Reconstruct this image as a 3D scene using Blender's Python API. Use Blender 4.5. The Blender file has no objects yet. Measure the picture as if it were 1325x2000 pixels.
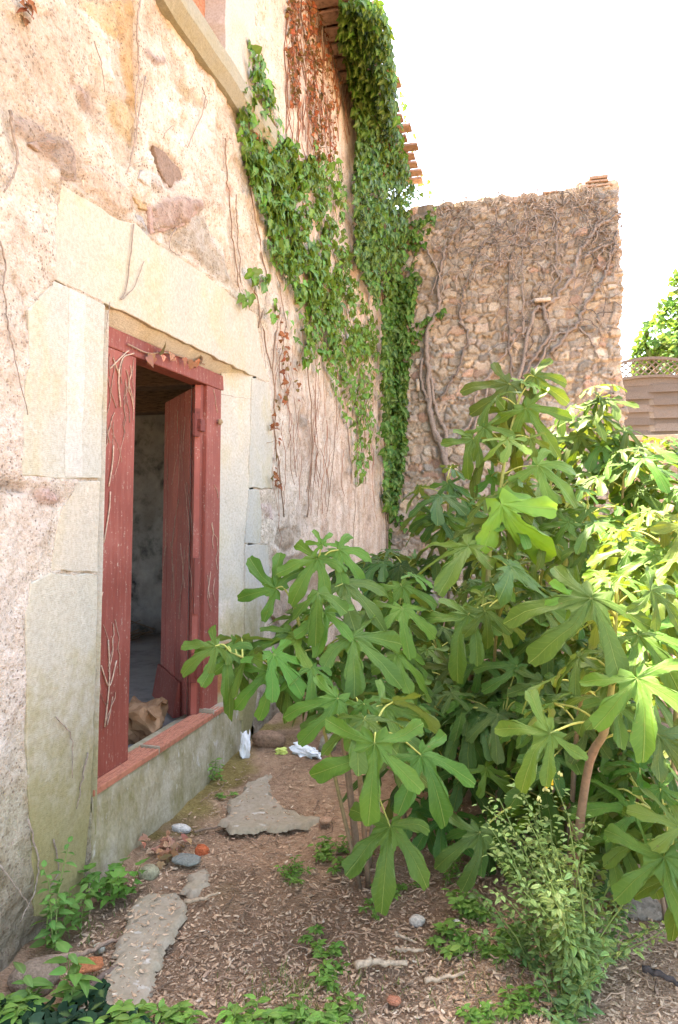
import bpy, bmesh, math, random
import numpy as np
from mathutils import Vector
random.seed(7); RNG = np.random.default_rng(7)
SC = bpy.context.scene
COL = SC.collection
R = math.radians

# ------------------------------------------------------------------ camera
FPX, CX, CY = 1333.0, 662.5, 892.0
YAW, PITCH = R(14.43), R(4.0)
CAM = np.array([1.75, 0.0, 1.6])
FWD = np.array([-math.sin(YAW)*math.cos(PITCH), math.cos(YAW)*math.cos(PITCH), math.sin(PITCH)])
RGT = np.array([math.cos(YAW), math.sin(YAW), 0.0])
UPV = np.cross(RGT, FWD)
def ray(u, v): return FWD + RGT*((u-CX)/FPX) + UPV*((CY-v)/FPX)
def P(u, v, d): return CAM + ray(u, v)*d
def onx(u, v, x=0.0):
    r = ray(u, v); return CAM + r*((x-CAM[0])/r[0])
def ony(u, v, y):
    r = ray(u, v); return CAM + r*((y-CAM[1])/r[1])
def onz(u, v, z=0.0):
    r = ray(u, v); return CAM + r*((z-CAM[2])/r[2])
def proj(p):
    d = np.asarray(p, float) - CAM
    f = d@FWD; f = np.where(np.abs(f) < .05, .05, f)
    return CX + FPX*(d@RGT)/f, CY - FPX*(d@UPV)/f
cam = bpy.data.cameras.new('camera'); co = bpy.data.objects.new('camera', cam); COL.objects.link(co)
co.location = CAM; co.rotation_euler = (R(90)+PITCH, 0, YAW)
cam.sensor_fit = 'VERTICAL'; cam.sensor_height = 36.0; cam.sensor_width = 24.0
cam.lens = 36.0*FPX/2000.0
cam.shift_y = (CY-1000.0)/2000.0
cam.shift_x = 0.0
cam.clip_start = .05; cam.clip_end = 3000
SC.camera = co

# ------------------------------------------------------------------ noise
def _hash(ix, iy, seed):
    h = (ix.astype(np.int64)*374761393 + iy.astype(np.int64)*668265263 + seed*2147483647) & 0xffffffff
    h = ((h ^ (h >> 13))*1274126177) & 0xffffffff
    return ((h ^ (h >> 16)) & 0xffff)/65535.0
def vnoise(x, y, seed=0):
    x = np.asarray(x, float); y = np.asarray(y, float)
    ix = np.floor(x); iy = np.floor(y); fx = x-ix; fy = y-iy
    fx = fx*fx*(3-2*fx); fy = fy*fy*(3-2*fy)
    a = _hash(ix, iy, seed); b = _hash(ix+1, iy, seed); c = _hash(ix, iy+1, seed); d = _hash(ix+1, iy+1, seed)
    return (a*(1-fx)+b*fx)*(1-fy) + (c*(1-fx)+d*fx)*fy
def fbm(x, y, oct=4, seed=0):
    s = 0; a = .5; t = 0
    for o in range(oct):
        s = s + a*vnoise(x*2**o+o*17.3, y*2**o-o*9.1, seed+o); t += a; a *= .55
    return s/t
def sstep(a, b, x):
    t = np.clip((x-a)/(b-a), 0, 1); return t*t*(3-2*t)
def inpoly(u, v, poly):
    u = np.asarray(u); v = np.asarray(v); c = np.zeros(u.shape, bool); n = len(poly)
    for i in range(n):
        x1, y1 = poly[i]; x2, y2 = poly[(i+1) % n]
        if y1 == y2: continue
        k = ((y1 > v) != (y2 > v)) & (u < (x2-x1)*(v-y1)/(y2-y1)+x1)
        c ^= k
    return c

# ------------------------------------------------------------------ mesh collector
class MB:
    def __init__(s): s.V = []; s.F = []; s.T = []; s.A = []; s.UV = []; s.n = 0
    def add(s, V, F, tint=(1, 1, 1), vein=0.0, uv=None):
        V = np.asarray(V, float).reshape(-1, 3); n = len(V)
        if isinstance(F, np.ndarray): F = [F]
        elif F and not isinstance(F[0], np.ndarray): 
            g = {}
            for f in F: g.setdefault(len(f), []).append(f)
            F = [np.array(x) for x in g.values()]
        for f in F: s.F.append(f + s.n)
        t = np.ones((n, 4)); t[:, :3] = tint; s.T.append(t)
        s.A.append(np.broadcast_to(np.asarray(vein, float), (n,)).copy())
        s.UV.append(np.zeros((n, 2)) if uv is None else np.asarray(uv, float))
        s.V.append(V); s.n += n
    def box(s, c, d, tint=(1, 1, 1), M=None):
        x, y, z = np.array(d)/2
        V = np.array([[i*x, j*y, k*z] for i in (-1, 1) for j in (-1, 1) for k in (-1, 1)])
        if M is not None: V = V@np.asarray(M).T
        s.add(V+np.array(c), np.array([[0,1,3,2],[4,6,7,5],[0,4,5,1],[2,3,7,6],[0,2,6,4],[1,5,7,3]]), tint)
    def tube(s, pts, rad, k=6, tint=(1, 1, 1), caps=True):
        pts = np.asarray(pts, float); n = len(pts)
        if n < 2: return
        rad = np.broadcast_to(np.asarray(rad, float), (n,))
        t = np.gradient(pts, axis=0); t /= np.linalg.norm(t, axis=1, keepdims=True)+1e-9
        ref = np.array([0, 0, 1.0]) if abs(t[0][2]) < .9 else np.array([1.0, 0, 0])
        V = []
        a = np.cross(t[0], ref); a /= np.linalg.norm(a)
        ang = np.arange(k)*2*math.pi/k
        for i in range(n):
            a = a - t[i]*(a@t[i]); a /= np.linalg.norm(a)+1e-9
            b = np.cross(t[i], a)
            V.append(pts[i] + rad[i]*(np.cos(ang)[:, None]*a + np.sin(ang)[:, None]*b))
        V = np.concatenate(V)
        i = np.arange(n-1)[:, None]*k; j = np.arange(k)[None]; j2 = (j+1) % k
        F = np.stack([i+j, i+j2, i+k+j2, i+k+j], -1).reshape(-1, 4)
        Fs = [F]
        if caps: Fs.append(np.array([list(range(k))[::-1]])); Fs.append(np.array([[(n-1)*k+q for q in range(k)]]))
        s.add(V, Fs, tint)
    def build(s, name, mat, parent=None, smooth=True):
        if not s.V: return None
        me = bpy.data.meshes.new(name)
        V = np.concatenate(s.V); me.vertices.add(len(V)); me.vertices.foreach_set('co', V.ravel())
        tot = np.concatenate([np.full(len(f), f.shape[1]) for f in s.F])
        idx = np.concatenate([f.ravel() for f in s.F])
        me.loops.add(len(idx)); me.loops.foreach_set('vertex_index', idx.astype(np.int32))
        me.polygons.add(len(tot)); st = np.concatenate([[0], np.cumsum(tot)[:-1]])
        me.polygons.foreach_set('loop_start', st.astype(np.int32)); me.polygons.foreach_set('loop_total', tot.astype(np.int32))
        me.polygons.foreach_set('use_smooth', np.full(len(tot), smooth))
        a = me.attributes.new('tint', 'FLOAT_COLOR', 'POINT'); a.data.foreach_set('color', np.concatenate(s.T).ravel())
        a = me.attributes.new('vein', 'FLOAT', 'POINT'); a.data.foreach_set('value', np.concatenate(s.A))
        uv = np.concatenate(s.UV)
        l = me.attributes.new('lv', 'FLOAT2', 'POINT'); l.data.foreach_set('vector', uv.ravel())
        me.update(calc_edges=True); me.validate()
        o = bpy.data.objects.new(name, me); COL.objects.link(o)
        if mat: me.materials.append(mat)
        if parent is not None: o.parent = parent
        return o
def empty(name, label, cat, loc=(0, 0, 0), group=None):
    o = bpy.data.objects.new(name, None); COL.objects.link(o); o['label'] = label; o['category'] = cat
    o.empty_display_size = .1
    if group: o['group'] = group
    return o
def tag(o, label, cat, group=None):
    o['label'] = label; o['category'] = cat
    if group: o['group'] = group
    return o
def kind(o, k):
    if o: o['kind'] = k
    return o
def bev(o, w=.006, seg=2, ang=40):
    m = o.modifiers.new('bevel', 'BEVEL'); m.width = w; m.segments = seg; m.limit_method = 'ANGLE'; m.angle_limit = R(ang); return o
def smoothpath(pts, n=4):
    pts = np.asarray(pts, float)
    if len(pts) < 3:
        t = np.linspace(0, 1, n+1)[:, None]; return pts[0]*(1-t)+pts[-1]*t
    out = []
    q = np.vstack([2*pts[0]-pts[1], pts, 2*pts[-1]-pts[-2]])
    for i in range(1, len(q)-2):
        for t in np.linspace(0, 1, n, endpoint=False):
            p0, p1, p2, p3 = q[i-1], q[i], q[i+1], q[i+2]
            out.append(.5*((2*p1)+(-p0+p2)*t+(2*p0-5*p1+4*p2-p3)*t*t+(-p0+3*p1-3*p2+p3)*t**3))
    out.append(pts[-1]); return np.array(out)
def nrm(a): return a/(np.linalg.norm(a, axis=-1, keepdims=True)+1e-9)

# ------------------------------------------------------------------ materials
class NT:
    def __init__(s, name):
        s.m = bpy.data.materials.new(name); s.m.use_nodes = True; s.t = s.m.node_tree
        s.b = s.t.nodes['Principled BSDF']; s.out = s.t.nodes['Material Output']
    def n(s, typ, **k):
        x = s.t.nodes.new(typ)
        for a, b in k.items():
            if a.startswith('i_'): x.inputs[a[2:].replace('_', ' ')].default_value = b
            else: setattr(x, a, b)
        return x
    def l(s, a, b): s.t.links.new(a, b)
    def coord(s, scale=(1, 1, 1)):
        tc = s.n('ShaderNodeTexCoord'); mp = s.n('ShaderNodeMapping'); mp.inputs['Scale'].default_value = scale
        s.l(tc.outputs['Object'], mp.inputs['Vector']); return mp.outputs['Vector']
    def noise(s, vec, scale, detail=5, rough=.6):
        x = s.n('ShaderNodeTexNoise'); x.inputs['Scale'].default_value = scale; x.inputs['Detail'].default_value = detail
        x.inputs['Roughness'].default_value = rough; s.l(vec, x.inputs['Vector']); return x.outputs['Fac']
    def vor(s, vec, scale, feat='F1', rnd=1.0):
        x = s.n('ShaderNodeTexVoronoi', feature=feat); x.inputs['Scale'].default_value = scale; x.inputs['Randomness'].default_value = rnd
        s.l(vec, x.inputs['Vector']); return x
    def ramp(s, fac, stops):
        x = s.n('ShaderNodeValToRGB'); e = x.color_ramp.elements
        while len(e) < len(stops): e.new(.5)
        for q, (p, c) in zip(e, stops):
            q.position = p; q.color = (c, c, c, 1) if isinstance(c, (int, float)) else (*c, 1)
        s.l(fac, x.inputs['Fac']); return x.outputs['Color']
    def mix(s, fac, a, b, mode='MIX'):
        x = s.n('ShaderNodeMix', data_type='RGBA', blend_type=mode)
        for v, i in ((fac, 0), (a, 6), (b, 7)):
            if hasattr(v, 'is_output'): s.l(v, x.inputs[i])
            else: x.inputs[i].default_value = v if i == 0 else (*v[:3], 1)
        return x.outputs[2]
    def math(s, op, a, b=0.0, c=None):
        x = s.n('ShaderNodeMath', operation=op)
        for i, v in enumerate((a, b) if c is None else (a, b, c)):
            if hasattr(v, 'is_output'): s.l(v, x.inputs[i])
            else: x.inputs[i].default_value = v
        return x.outputs[0]
    def attr(s, name='tint', o='Color'):
        x = s.n('ShaderNodeAttribute', attribute_name=name); return x.outputs[o]
    def fin(s, col, rough=.9, bump=None, dist=.01, strength=1.0, spec=.3):
        if hasattr(col, 'is_output'): s.l(col, s.b.inputs['Base Color'])
        else: s.b.inputs['Base Color'].default_value = (*col, 1)
        if hasattr(rough, 'is_output'): s.l(rough, s.b.inputs['Roughness'])
        else: s.b.inputs['Roughness'].default_value = rough
        s.b.inputs['Specular IOR Level'].default_value = spec
        if bump is not None:
            x = s.n('ShaderNodeBump'); x.inputs['Distance'].default_value = dist; x.inputs['Strength'].default_value = strength
            s.l(bump, x.inputs['Height']); s.l(x.outputs[0], s.b.inputs['Normal'])
        return s.m

def m_plaster():
    t = NT('rough_lime_plaster'); c = t.coord()
    n1 = t.noise(c, 38, 6, .7); n2 = t.noise(c, 9, 5, .65); n3 = t.noise(c, 120, 3, .6)
    pit = t.vor(c, 55); pm = t.noise(c, 6, 3)
    thr = t.math('MULTIPLY', t.ramp(pm, [(.36, .25), (.60, 1)]), .30)
    hole = t.math('LESS_THAN', pit.outputs['Distance'], thr)
    col = t.mix(1.0, t.attr(), t.ramp(n1, [(.30, (.58, .51, .44)), (.46, (.95, .93, .90)), (.72, (1.14, 1.13, 1.13))]), 'MULTIPLY')
    col = t.mix(1.0, col, t.ramp(n2, [(.3, (.80, .74, .66)), (.55, (1, 1, 1)), (.75, (1.06, 1.03, 1.0))]), 'MULTIPLY')
    col = t.mix(1.0, col, t.ramp(n3, [(.3, (.82, .80, .77)), (.55, (1, 1, 1))]), 'MULTIPLY')
    col = t.mix(t.math('MULTIPLY', hole, t.ramp(n3, [(.35, .1), (.6, .85)])), col, (.17, .12, .085))
    gr = t.vor(c, 95); gm = t.math('LESS_THAN', gr.outputs['Distance'], .16)
    col = t.mix(t.math('MULTIPLY', gm, .45), col, gr.outputs['Color'], 'SOFT_LIGHT')
    h = t.math('ADD', t.math('MULTIPLY', n1, .6), t.math('MULTIPLY', n3, .25))
    h = t.math('SUBTRACT', h, t.math('MULTIPLY', hole, .5)); h = t.math('ADD', h, t.math('MULTIPLY', n2, .8))
    return t.fin(col, .95, h, .032, 1.0, .15)
def m_rubble():
    t = NT('rubble_masonry'); c = t.coord()
    n1 = t.noise(c, 30, 6, .7); n2 = t.noise(c, 90, 3, .6)
    col = t.mix(1.0, t.attr(), t.ramp(n1, [(.25, (.62, .58, .54)), (.5, (1, 1, 1)), (.75, (1.22, 1.2, 1.16))]), 'MULTIPLY')
    col = t.mix(1.0, col, t.ramp(n2, [(.3, (.75, .74, .72)), (.6, (1.05, 1.05, 1.05))]), 'MULTIPLY')
    return t.fin(col, .95, t.math('ADD', n1, t.math('MULTIPLY', n2, .4)), .018, 1.0, .15)
def m_stone():
    t = NT('dressed_sandstone'); c = t.coord(); s = t.coord((1, 3.2, .55))
    n0 = t.noise(c, 2.2, 4, .55); n1 = t.noise(s, 5, 5, .6); n2 = t.noise(c, 70, 4, .65); n3 = t.noise(c, 14, 5, .65)
    tool = t.n('ShaderNodeTexWave', bands_direction='Z'); tool.inputs['Scale'].default_value = 42; tool.inputs['Distortion'].default_value = 9
    tool.inputs['Detail'].default_value = 3; t.l(c, tool.inputs['Vector'])
    col = t.ramp(n0, [(.30, (.42, .395, .345)), (.48, (.46, .425, .355)), (.60, (.455, .40, .285)), (.72, (.50, .46, .395))])
    col = t.mix(t.ramp(n1, [(.42, 0), (.72, .5)]), col, (.42, .40, .35))
    col = t.mix(t.ramp(n3, [(.58, 0), (.8, .55)]), col, (.70, .65, .58))
    sz = t.n('ShaderNodeSeparateXYZ'); t.l(c, sz.inputs[0])
    alg = t.ramp(t.math('SUBTRACT', t.math('ADD', t.math('MULTIPLY', n3, 1.0), t.math('MULTIPLY', n0, 1.0)), sz.outputs[2]), [(.0, 0), (.42, .75), (.8, .9)])
    col = t.mix(alg, col, (.26, .235, .105))
    col = t.mix(1.0, col, t.attr(), 'MULTIPLY')
    col = t.mix(1.0, col, t.ramp(n2, [(.3, (.82, .80, .76)), (.6, (1.04, 1.04, 1.04))]), 'MULTIPLY')
    h = t.math('ADD', t.math('MULTIPLY', n2, .5), t.math('MULTIPLY', tool.outputs['Fac'], .09)); h = t.math('ADD', h, t.math('MULTIPLY', n3, .8))
    return t.fin(col, .92, h, .006, 1.0, .15)
def m_paint():
    t = NT('flaking_red_paint'); c = t.coord(); s = t.coord((6, 6, .35))
    n1 = t.noise(s, 9, 5, .65); n2 = t.noise(c, 3, 4, .6); n3 = t.noise(c, 60, 4, .7)
    col = t.ramp(n2, [(.3, (.195, .045, .032)), (.55, (.255, .066, .047)), (.75, (.33, .105, .078))])
    col = t.mix(t.ramp(n1, [(.5, 0), (.8, .5)]), col, (.37, .155, .12))
    col = t.mix(t.math('MULTIPLY', t.ramp(n3, [(.58, 0), (.66, 1)]), t.ramp(n1, [(.47, 0), (.56, .9)])), col, (.42, .32, .25))
    col = t.mix(1.0, col, t.attr(), 'MULTIPLY')
    return t.fin(col, t.ramp(n2, [(.3, .5), (.7, .7)]), t.math('ADD', n1, t.math('MULTIPLY', n3, .3)), .004, .7, .28)
def m_concrete(name='cement_render', base=(.44, .39, .29), moss=1.0, x0=2.6):
    t = NT(name); c = t.coord(); s = t.coord((1, 1.5, .75))
    n1 = t.noise(s, 4, 6, .7); n2 = t.noise(c, 50, 5, .7); n3 = t.noise(c, 3, 3)
    col = t.mix(t.ramp(n1, [(.38, 0), (.64, .9*moss)]), base, (.23, .20, .085))
    col = t.mix(t.ramp(n3, [(.56, 0), (.75, .6)]), col, (.54, .49, .40))
    col = t.mix(t.math('MULTIPLY', t.ramp(t.noise(s, 12, 3), [(.62, 0), (.70, .6)]), 1.0), col, (.60, .58, .54))
    col = t.mix(1.0, col, t.ramp(n2, [(.3, (.80, .79, .76)), (.6, (1.05, 1.05, 1.04))]), 'MULTIPLY')
    return t.fin(col, .95, n2, .005, .8, .15)
def m_tint(name, rough=.9, nscale=40, amt=.35, bump=.004, spec=.2, stretch=(1, 1, 1)):
    t = NT(name); c = t.coord(stretch); n = t.noise(c, nscale, 5, .65)
    col = t.mix(1.0, t.attr(), t.ramp(n, [(.25, 1-amt*1.4), (.5, 1.0), (.75, 1+amt*.6)]), 'MULTIPLY')
    return t.fin(col, rough, n, bump, 1.0, spec)
def m_leaf(name, rough=.50, trans=.30, veincol=(.30, .37, .11), lat=True, spec=.24, warm=(1.5, 1.25, .35)):
    t = NT(name); c = t.coord(); n = t.noise(c, 7, 3)
    base = t.mix(1.0, t.attr(), t.ramp(n, [(.3, (.78, .82, .8)), (.7, (1.2, 1.12, 1.1))]), 'MULTIPLY')
    v = t.ramp(t.attr('vein', 'Fac'), [(.62, 0), (.92, 1)])
    h = t.attr('vein', 'Fac')
    col = base
    if lat:
        sx = t.n('ShaderNodeSeparateXYZ'); t.l(t.attr('lv', 'Vector'), sx.inputs[0])
        q = t.math('SUBTRACT', sx.outputs[0], t.math('MULTIPLY', t.math('ABSOLUTE', sx.outputs[1]), .9))
        fr = t.math('FRACT', t.math('MULTIPLY', q, 13.0))
        ln = t.math('ABSOLUTE', t.math('SUBTRACT', fr, .5))
        lm = t.ramp(ln, [(.02, .10), (.08, 0)])
        col = t.mix(lm, col, veincol); h = t.math('ADD', h, t.math('MULTIPLY', t.ramp(ln, [(.0, 1), (.45, 0)]), .10))
    col = t.mix(t.math('MULTIPLY', v, .6), col, veincol)
    sp = t.noise(c, 46, 3, .6); sq = t.noise(c, 5, 2, .5)
    col = t.mix(t.math('MULTIPLY', t.ramp(sp, [(.66, 0), (.72, .8)]), t.ramp(sq, [(.5, 0), (.58, 1)])), col, (.17, .12, .045))
    gm = t.n('ShaderNodeNewGeometry')
    back = t.mix(1.0, t.mix(.45, col, (.20, .27, .12)), (1, 1, 1), 'MULTIPLY')
    colf = t.mix(gm.outputs['Backfacing'], col, back)
    t.fin(colf, rough, h, .003, .6, spec)
    tr = t.n('ShaderNodeBsdfTranslucent'); t.l(t.mix(1.0, colf, warm, 'MULTIPLY'), tr.inputs['Color'])
    ms = t.n('ShaderNodeMixShader'); ms.inputs[0].default_value = trans
    t.l(t.b.outputs[0], ms.inputs[1]); t.l(tr.outputs[0], ms.inputs[2]); t.l(ms.outputs[0], t.out.inputs['Surface'])
    return t.m
def m_soil():
    t = NT('mulch_soil'); c = t.coord(); s = t.coord((1.0, 2.2, 1))
    n1 = t.noise(c, 3.0, 4, .6); n2 = t.noise(c, 26, 6, .72); n3 = t.noise(c, 110, 4, .7); v = t.vor(s, 60)
    col = t.ramp(n2, [(.28, (.27, .160, .095)), (.45, (.46, .295, .185)), (.6, (.56, .375, .245)), (.78, (.66, .49, .35))])
    col = t.mix(.35, col, t.ramp(v.outputs['Distance'], [(.1, (.52, .36, .245)), (.55, (.27, .17, .11))]))
    col = t.mix(t.ramp(n1, [(.5, 0), (.7, .45)]), col, (.22, .15, .11))
    col = t.mix(1.0, col, t.attr(), 'MULTIPLY')
    col = t.mix(t.ramp(n3, [(.66, 0), (.75, .7)]), col, (.45, .38, .30))
    h = t.math('ADD', n2, t.math('MULTIPLY', n3, .5)); h = t.math('SUBTRACT', h, t.math('MULTIPLY', v.outputs['Distance'], .4))
    return t.fin(col, .97, h, .03, 1.0, .1)
def m_flat(name, col, rough=.8, nscale=30, amt=.3, bump=.003, spec=.25, stretch=(1, 1, 1)):
    t = NT(name); c = t.coord(stretch); n = t.noise(c, nscale, 5, .65)
    k = t.mix(1.0, (*col, 1), t.ramp(n, [(.25, 1-amt*1.4), (.5, 1.0), (.75, 1+amt*.6)]), 'MULTIPLY')
    return t.fin(k, rough, n, bump, 1.0, spec)
M = dict(plaster=m_plaster(), rubble=m_rubble(), stone=m_stone(), paint=m_paint(), cement=m_concrete(),
         slab=m_concrete('worn_concrete', (.36, .305, .235), .25), tint=m_tint('tinted_matte'), bark=m_tint('vine_bark', .95, 60, .45, .006),
         fig=m_leaf('fig_leaf'), ivy=m_leaf('ivy_leaf', .5, .3, (.22, .32, .10), False, .2), weed=m_leaf('weed_leaf', .55, .35, (.2, .34, .1), False),
         dead=m_leaf('dry_leaf', .8, .2, (.3, .16, .08), False, .1, (1.2, .9, .6)), tree=m_leaf('tree_leaf', .5, .4, (.2, .3, .08), False, .3, (1.1, 1.25, .5)),
         soil=m_soil(), wood=m_flat('weathered_wood', (.235, .17, .13), .85, 22, .5, .006, .2, (8, 1, 8)),
         tile=m_tint('terracotta_tile', .9, 18, .5, .006), brick=m_flat('hollow_brick', (.42, .165, .10), .9, 40, .3, .003),
         iron=m_flat('painted_iron', (.17, .04, .03), .6), room=m_flat('bare_room_stone', (.30, .285, .26), .95, 5, .7, .02),
         roomfloor=m_flat('cement_floor', (.30, .29, .28), .9, 6, .3), beam=m_flat('old_beam', (.19, .12, .075), .9, 14, .6, .01, .2, (1, 8, 8)),
         paper=m_flat('kraft_paper', (.33, .185, .098), .75, 12, .25, .002), white=m_tint('litter_paper', .6, 20, .12, .001, .3), board=m_flat('varnished_board', (.22, .085, .04), .45, 10, .4, .002, .4, (1, 8, 8)),
         reveal=m_flat('white_plaster', (.60, .56, .50), .95, 30, .25, .006))
# ================================================================== HOUSE
house = empty('stone_farmhouse', 'old plastered stone house with an open red door and a creeper under its eaves', 'house', (0, 4, 0))
house.location = (0, 0, 0)
YB = 9.6          # face of the rubble wall at the end of the yard
ZT = 6.38         # wall head

# ---- stones traced on the wall plane
STONES = dict(
 lintel=[(120,360),(180,395),(235,430),(265,435),(295,468),(350,502),(400,535),(440,566),(470,595),(502,615),(506,650),(512,700),(527,746),(494,734),(207,592),(107,545),(111,500),(105,450)],
 jl1=[(107,548),(206,595),(203,700),(198,935),(150,936),(45,930),(47,820),(50,750),(58,667),(57,605)],
 jl2=[(151,940),(197,938),(192,1118),(100,1116),(108,1060),(122,992)],
 jl3=[(100,1120),(191,1122),(187,1334),(180,1546),(158,1790),(70,1790),(60,1600),(52,1450),(54,1334),(50,1200),(62,1140)],
 jr1=[(493,738),(526,750),(533,860),(534,955),(487,953)],
 jr2=[(487,956),(507,956),(512,1000),(509,1061),(481,1061)],
 jr3=[(481,1064),(524,1064),(527,1120),(520,1200),(510,1290),(500,1380),(488,1440),(474,1440),(478,1300)],
)
PATCH = [  # exposed rubble in the plaster: (outline, colour, relief)
 ([(95,262),(135,275),(150,300),(150,355),(120,352),(100,320),(60,280)],(.33,.25,.20),.006),
 ([(30,215),(90,250),(110,300),(70,290),(20,250)],(.38,.29,.23),.004),
 ([(300,280),(325,300),(350,325),(357,345),(340,372),(325,360),(310,325)],(.21,.15,.115),-.02),
 ([(290,405),(330,385),(380,388),(397,405),(360,440),(296,458)],(.36,.255,.215),.012),
 ([(265,418),(280,425),(292,455),(290,466),(272,448)],(.34,.33,.31),.006),
 ([(262,385),(285,395),(290,412),(275,410)],(.46,.33,.19),.006),
 ([(280,330),(315,345),(325,375),(300,372),(272,350)],(.50,.45,.40),.004),
 ([(332,472),(395,415),(425,470),(458,555),(452,562),(400,520)],(.41,.37,.31),.004),
 ([(158,322),(200,330),(255,370),(265,410),(235,425),(165,370)],(.58,.46,.36),.006),
 ([(210,195),(250,200),(265,225),(262,290),(235,260),(215,240)],(.55,.42,.24),.006),
 ([(228,0),(270,0),(268,100),(272,230),(255,210),(240,100)],(.52,.34,.155),.0),
 ([(160,0),(230,0),(240,90),(200,60)],(.54,.40,.21),.0),
 ([(290,90),(330,120),(310,130),(285,110)],(.36,.28,.25),.006),
 ([(365,150),(385,190),(395,215),(372,200),(358,170)],(.40,.33,.20),.0),
 ([(135,155),(185,185),(190,230),(165,215)],(.40,.30,.25),.0),
 ([(60,960),(110,955),(118,985),(70,985)],(.50,.34,.30),.004),
 ([(445,360),(456,372),(450,382),(440,372)],(.42,.20,.13),.004),
 ([(583,810),(608,815),(606,838),(585,840)],(.26,.23,.20),.004),
 ([(605,845),(615,820),(612,890),(604,905)],(.33,.25,.19),.002),
 ([(545,1035),(580,1030),(585,1060),(560,1080),(540,1065)],(.33,.26,.19),-.01),
 ([(555,1090),(600,1085),(640,1120),(630,1160),(570,1150)],(.34,.27,.20),-.01),
 ([(525,1060),(548,1085),(560,1120),(530,1130)],(.46,.34,.23),.008),
 ([(510,980),(530,985),(535,1015),(515,1010)],(.48,.37,.33),.006),
 ([(520,1150),(555,1155),(550,1210),(520,1200)],(.40,.31,.24),.008),
 ([(0,940),(50,945),(48,960),(0,955)],(.20,.16,.13),-.01),
 ([(700,720),(735,735),(730,800),(712,760)],(.44,.36,.29),.0),
 ([(530,430),(545,455),(540,480),(528,460)],(.47,.30,.22),.004),
]
def wall_face():
    ys = [-1.5, -.6, .3, 1.0, 1.5, 1.8]; y = 1.95
    while y < YB: ys.append(y); y += .0125*max(.85, y/3.2)
    ys.append(YB+.02); ys = np.array(ys)
    zs = np.concatenate([[-.3, -.12], np.arange(-.05, 4.2, .0165), np.arange(4.2, ZT+.02, .03)])
    Yg, Zg = np.meshgrid(ys, zs, indexing='ij')
    jy = (fbm(Yg*40, Zg*40, 1, 91)-.5)*.010
    u, v = proj(np.stack([np.zeros_like(Yg), Yg, Zg], -1))
    wu = u + (fbm(Yg*9, Zg*9, 3, 31)-.5)*17; wv = v + (fbm(Yg*9, Zg*9, 3, 32)-.5)*17
    n1 = fbm(Yg*1.3, Zg*1.3, 4, 3); n2 = fbm(Yg*4, Zg*4, 4, 5); n3 = fbm(Yg*14, Zg*14, 4, 6); n4 = fbm(Yg*7, Zg*.9, 4, 8); n5 = fbm(Yg*3.0, Zg*3.0, 3, 77)
    base = np.stack([.71+0*n1, .64+0*n1, .555+0*n1], -1)
    def lerp(col, c, k): return col*(1-k[..., None]) + np.array(c)*k[..., None]
    base = lerp(base, (.62, .525, .41), sstep(.50, .68, n1)*.5)
    base = lerp(base, (.55, .45, .38), sstep(.52, .66, n2)*.55)
    base = lerp(base, (.68, .60, .51), sstep(.5, .62, n5)*.5)
    h = (n1-.5)*.05 + (n2-.5)*.035 + (n3-.5)*.018
    # above the lintel the coat has come away over the stones
    up = (v < 640) & (u < 520)
    rough = sstep(.50, .58, fbm(Yg*5.5, Zg*5.5, 4, 15))*np.where(up, 1, .25)
    base = lerp(base, (.50, .41, .31), rough*.55); h -= rough*.012
    # right of the door: streaked, pinkish, worn
    rt = sstep(520, 580, u)
    base = lerp(base, (.62, .52, .44), rt*.6)
    base = lerp(base, (.48, .36, .29), rt*sstep(.48, .68, n4)*.6)
    base = lerp(base, (.68, .60, .52), rt*sstep(.5, .64, fbm(Yg*5, Zg*.5, 4, 19))*.6)
    base = lerp(base, (.44, .37, .31), rt*sstep(.56, .62, fbm(Yg*6, Zg*4, 3, 44))*.5); h -= rt*sstep(.54, .62, fbm(Yg*6, Zg*3, 3, 44))*.012
    # salt-white lower left
    wl = sstep(130, 40, u)*sstep(600, 760, v)*sstep(1560, 1300, v)
    base = lerp(base, (.70, .60, .53), wl*.6)
    # damp foot of the wall: algae and bare rubble
    ft = sstep(.95, .1, Zg + (n2-.5)*1.1)*sstep(560, 380, u)
    base = lerp(base, (.30, .27, .155), ft*.75)
    base = lerp(base, (.155, .17, .06), sstep(.52, .68, n2)*ft*.8)
    ft2 = sstep(.42, .1, Zg+(n2-.5)*.5)
    base = lerp(base, (.27, .22, .165), ft2*.8); h -= ft2*.02*(1-2*n3)
    ft3 = sstep(520, 560, u)*sstep(1.35, .5, Zg+(n2-.5)*1.0)*sstep(6.5, 5, Yg)
    st3 = sstep(.42, .5, fbm(Yg*4.5, Zg*7, 2, 52))
    base = lerp(base, (.33, .26, .19), ft3*.8*st3); base = lerp(base, (.13, .10, .07), ft3*.8*(1-st3)); h -= ft3*(1-st3)*.03
    for poly, c, dh in PATCH:
        k = sum(inpoly(wu+a, wv+b, poly).astype(float) for a, b in ((-4, -4), (4, -4), (-4, 4), (4, 4), (0, 0)))/5
        base = lerp(base, np.array(c), np.clip(k*(.78+.7*(n3-.5)), 0, 1)); h = h + dh*1.6*k - .012*k*(1-k)*4
    # plaster feathers up around the dressed stones, sinks behind them
    cov = np.zeros_like(Yg)
    for s in STONES.values():
        k = inpoly(u, v, s); cov = np.maximum(cov, k)
    near = np.zeros_like(Yg)
    for s in STONES.values():
        for q in range(8):
            near += inpoly(u+11*math.cos(q*.785)*2.4/np.maximum(Yg, 1.5), v+11*math.sin(q*.785)*2.4/np.maximum(Yg, 1.5), s)/8
    near = np.clip(near*1.6, 0, 1); h = h*(1-near) + near*(.009+(fbm(Yg*10, Zg*10, 3, 66)-.5)*.034)
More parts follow.
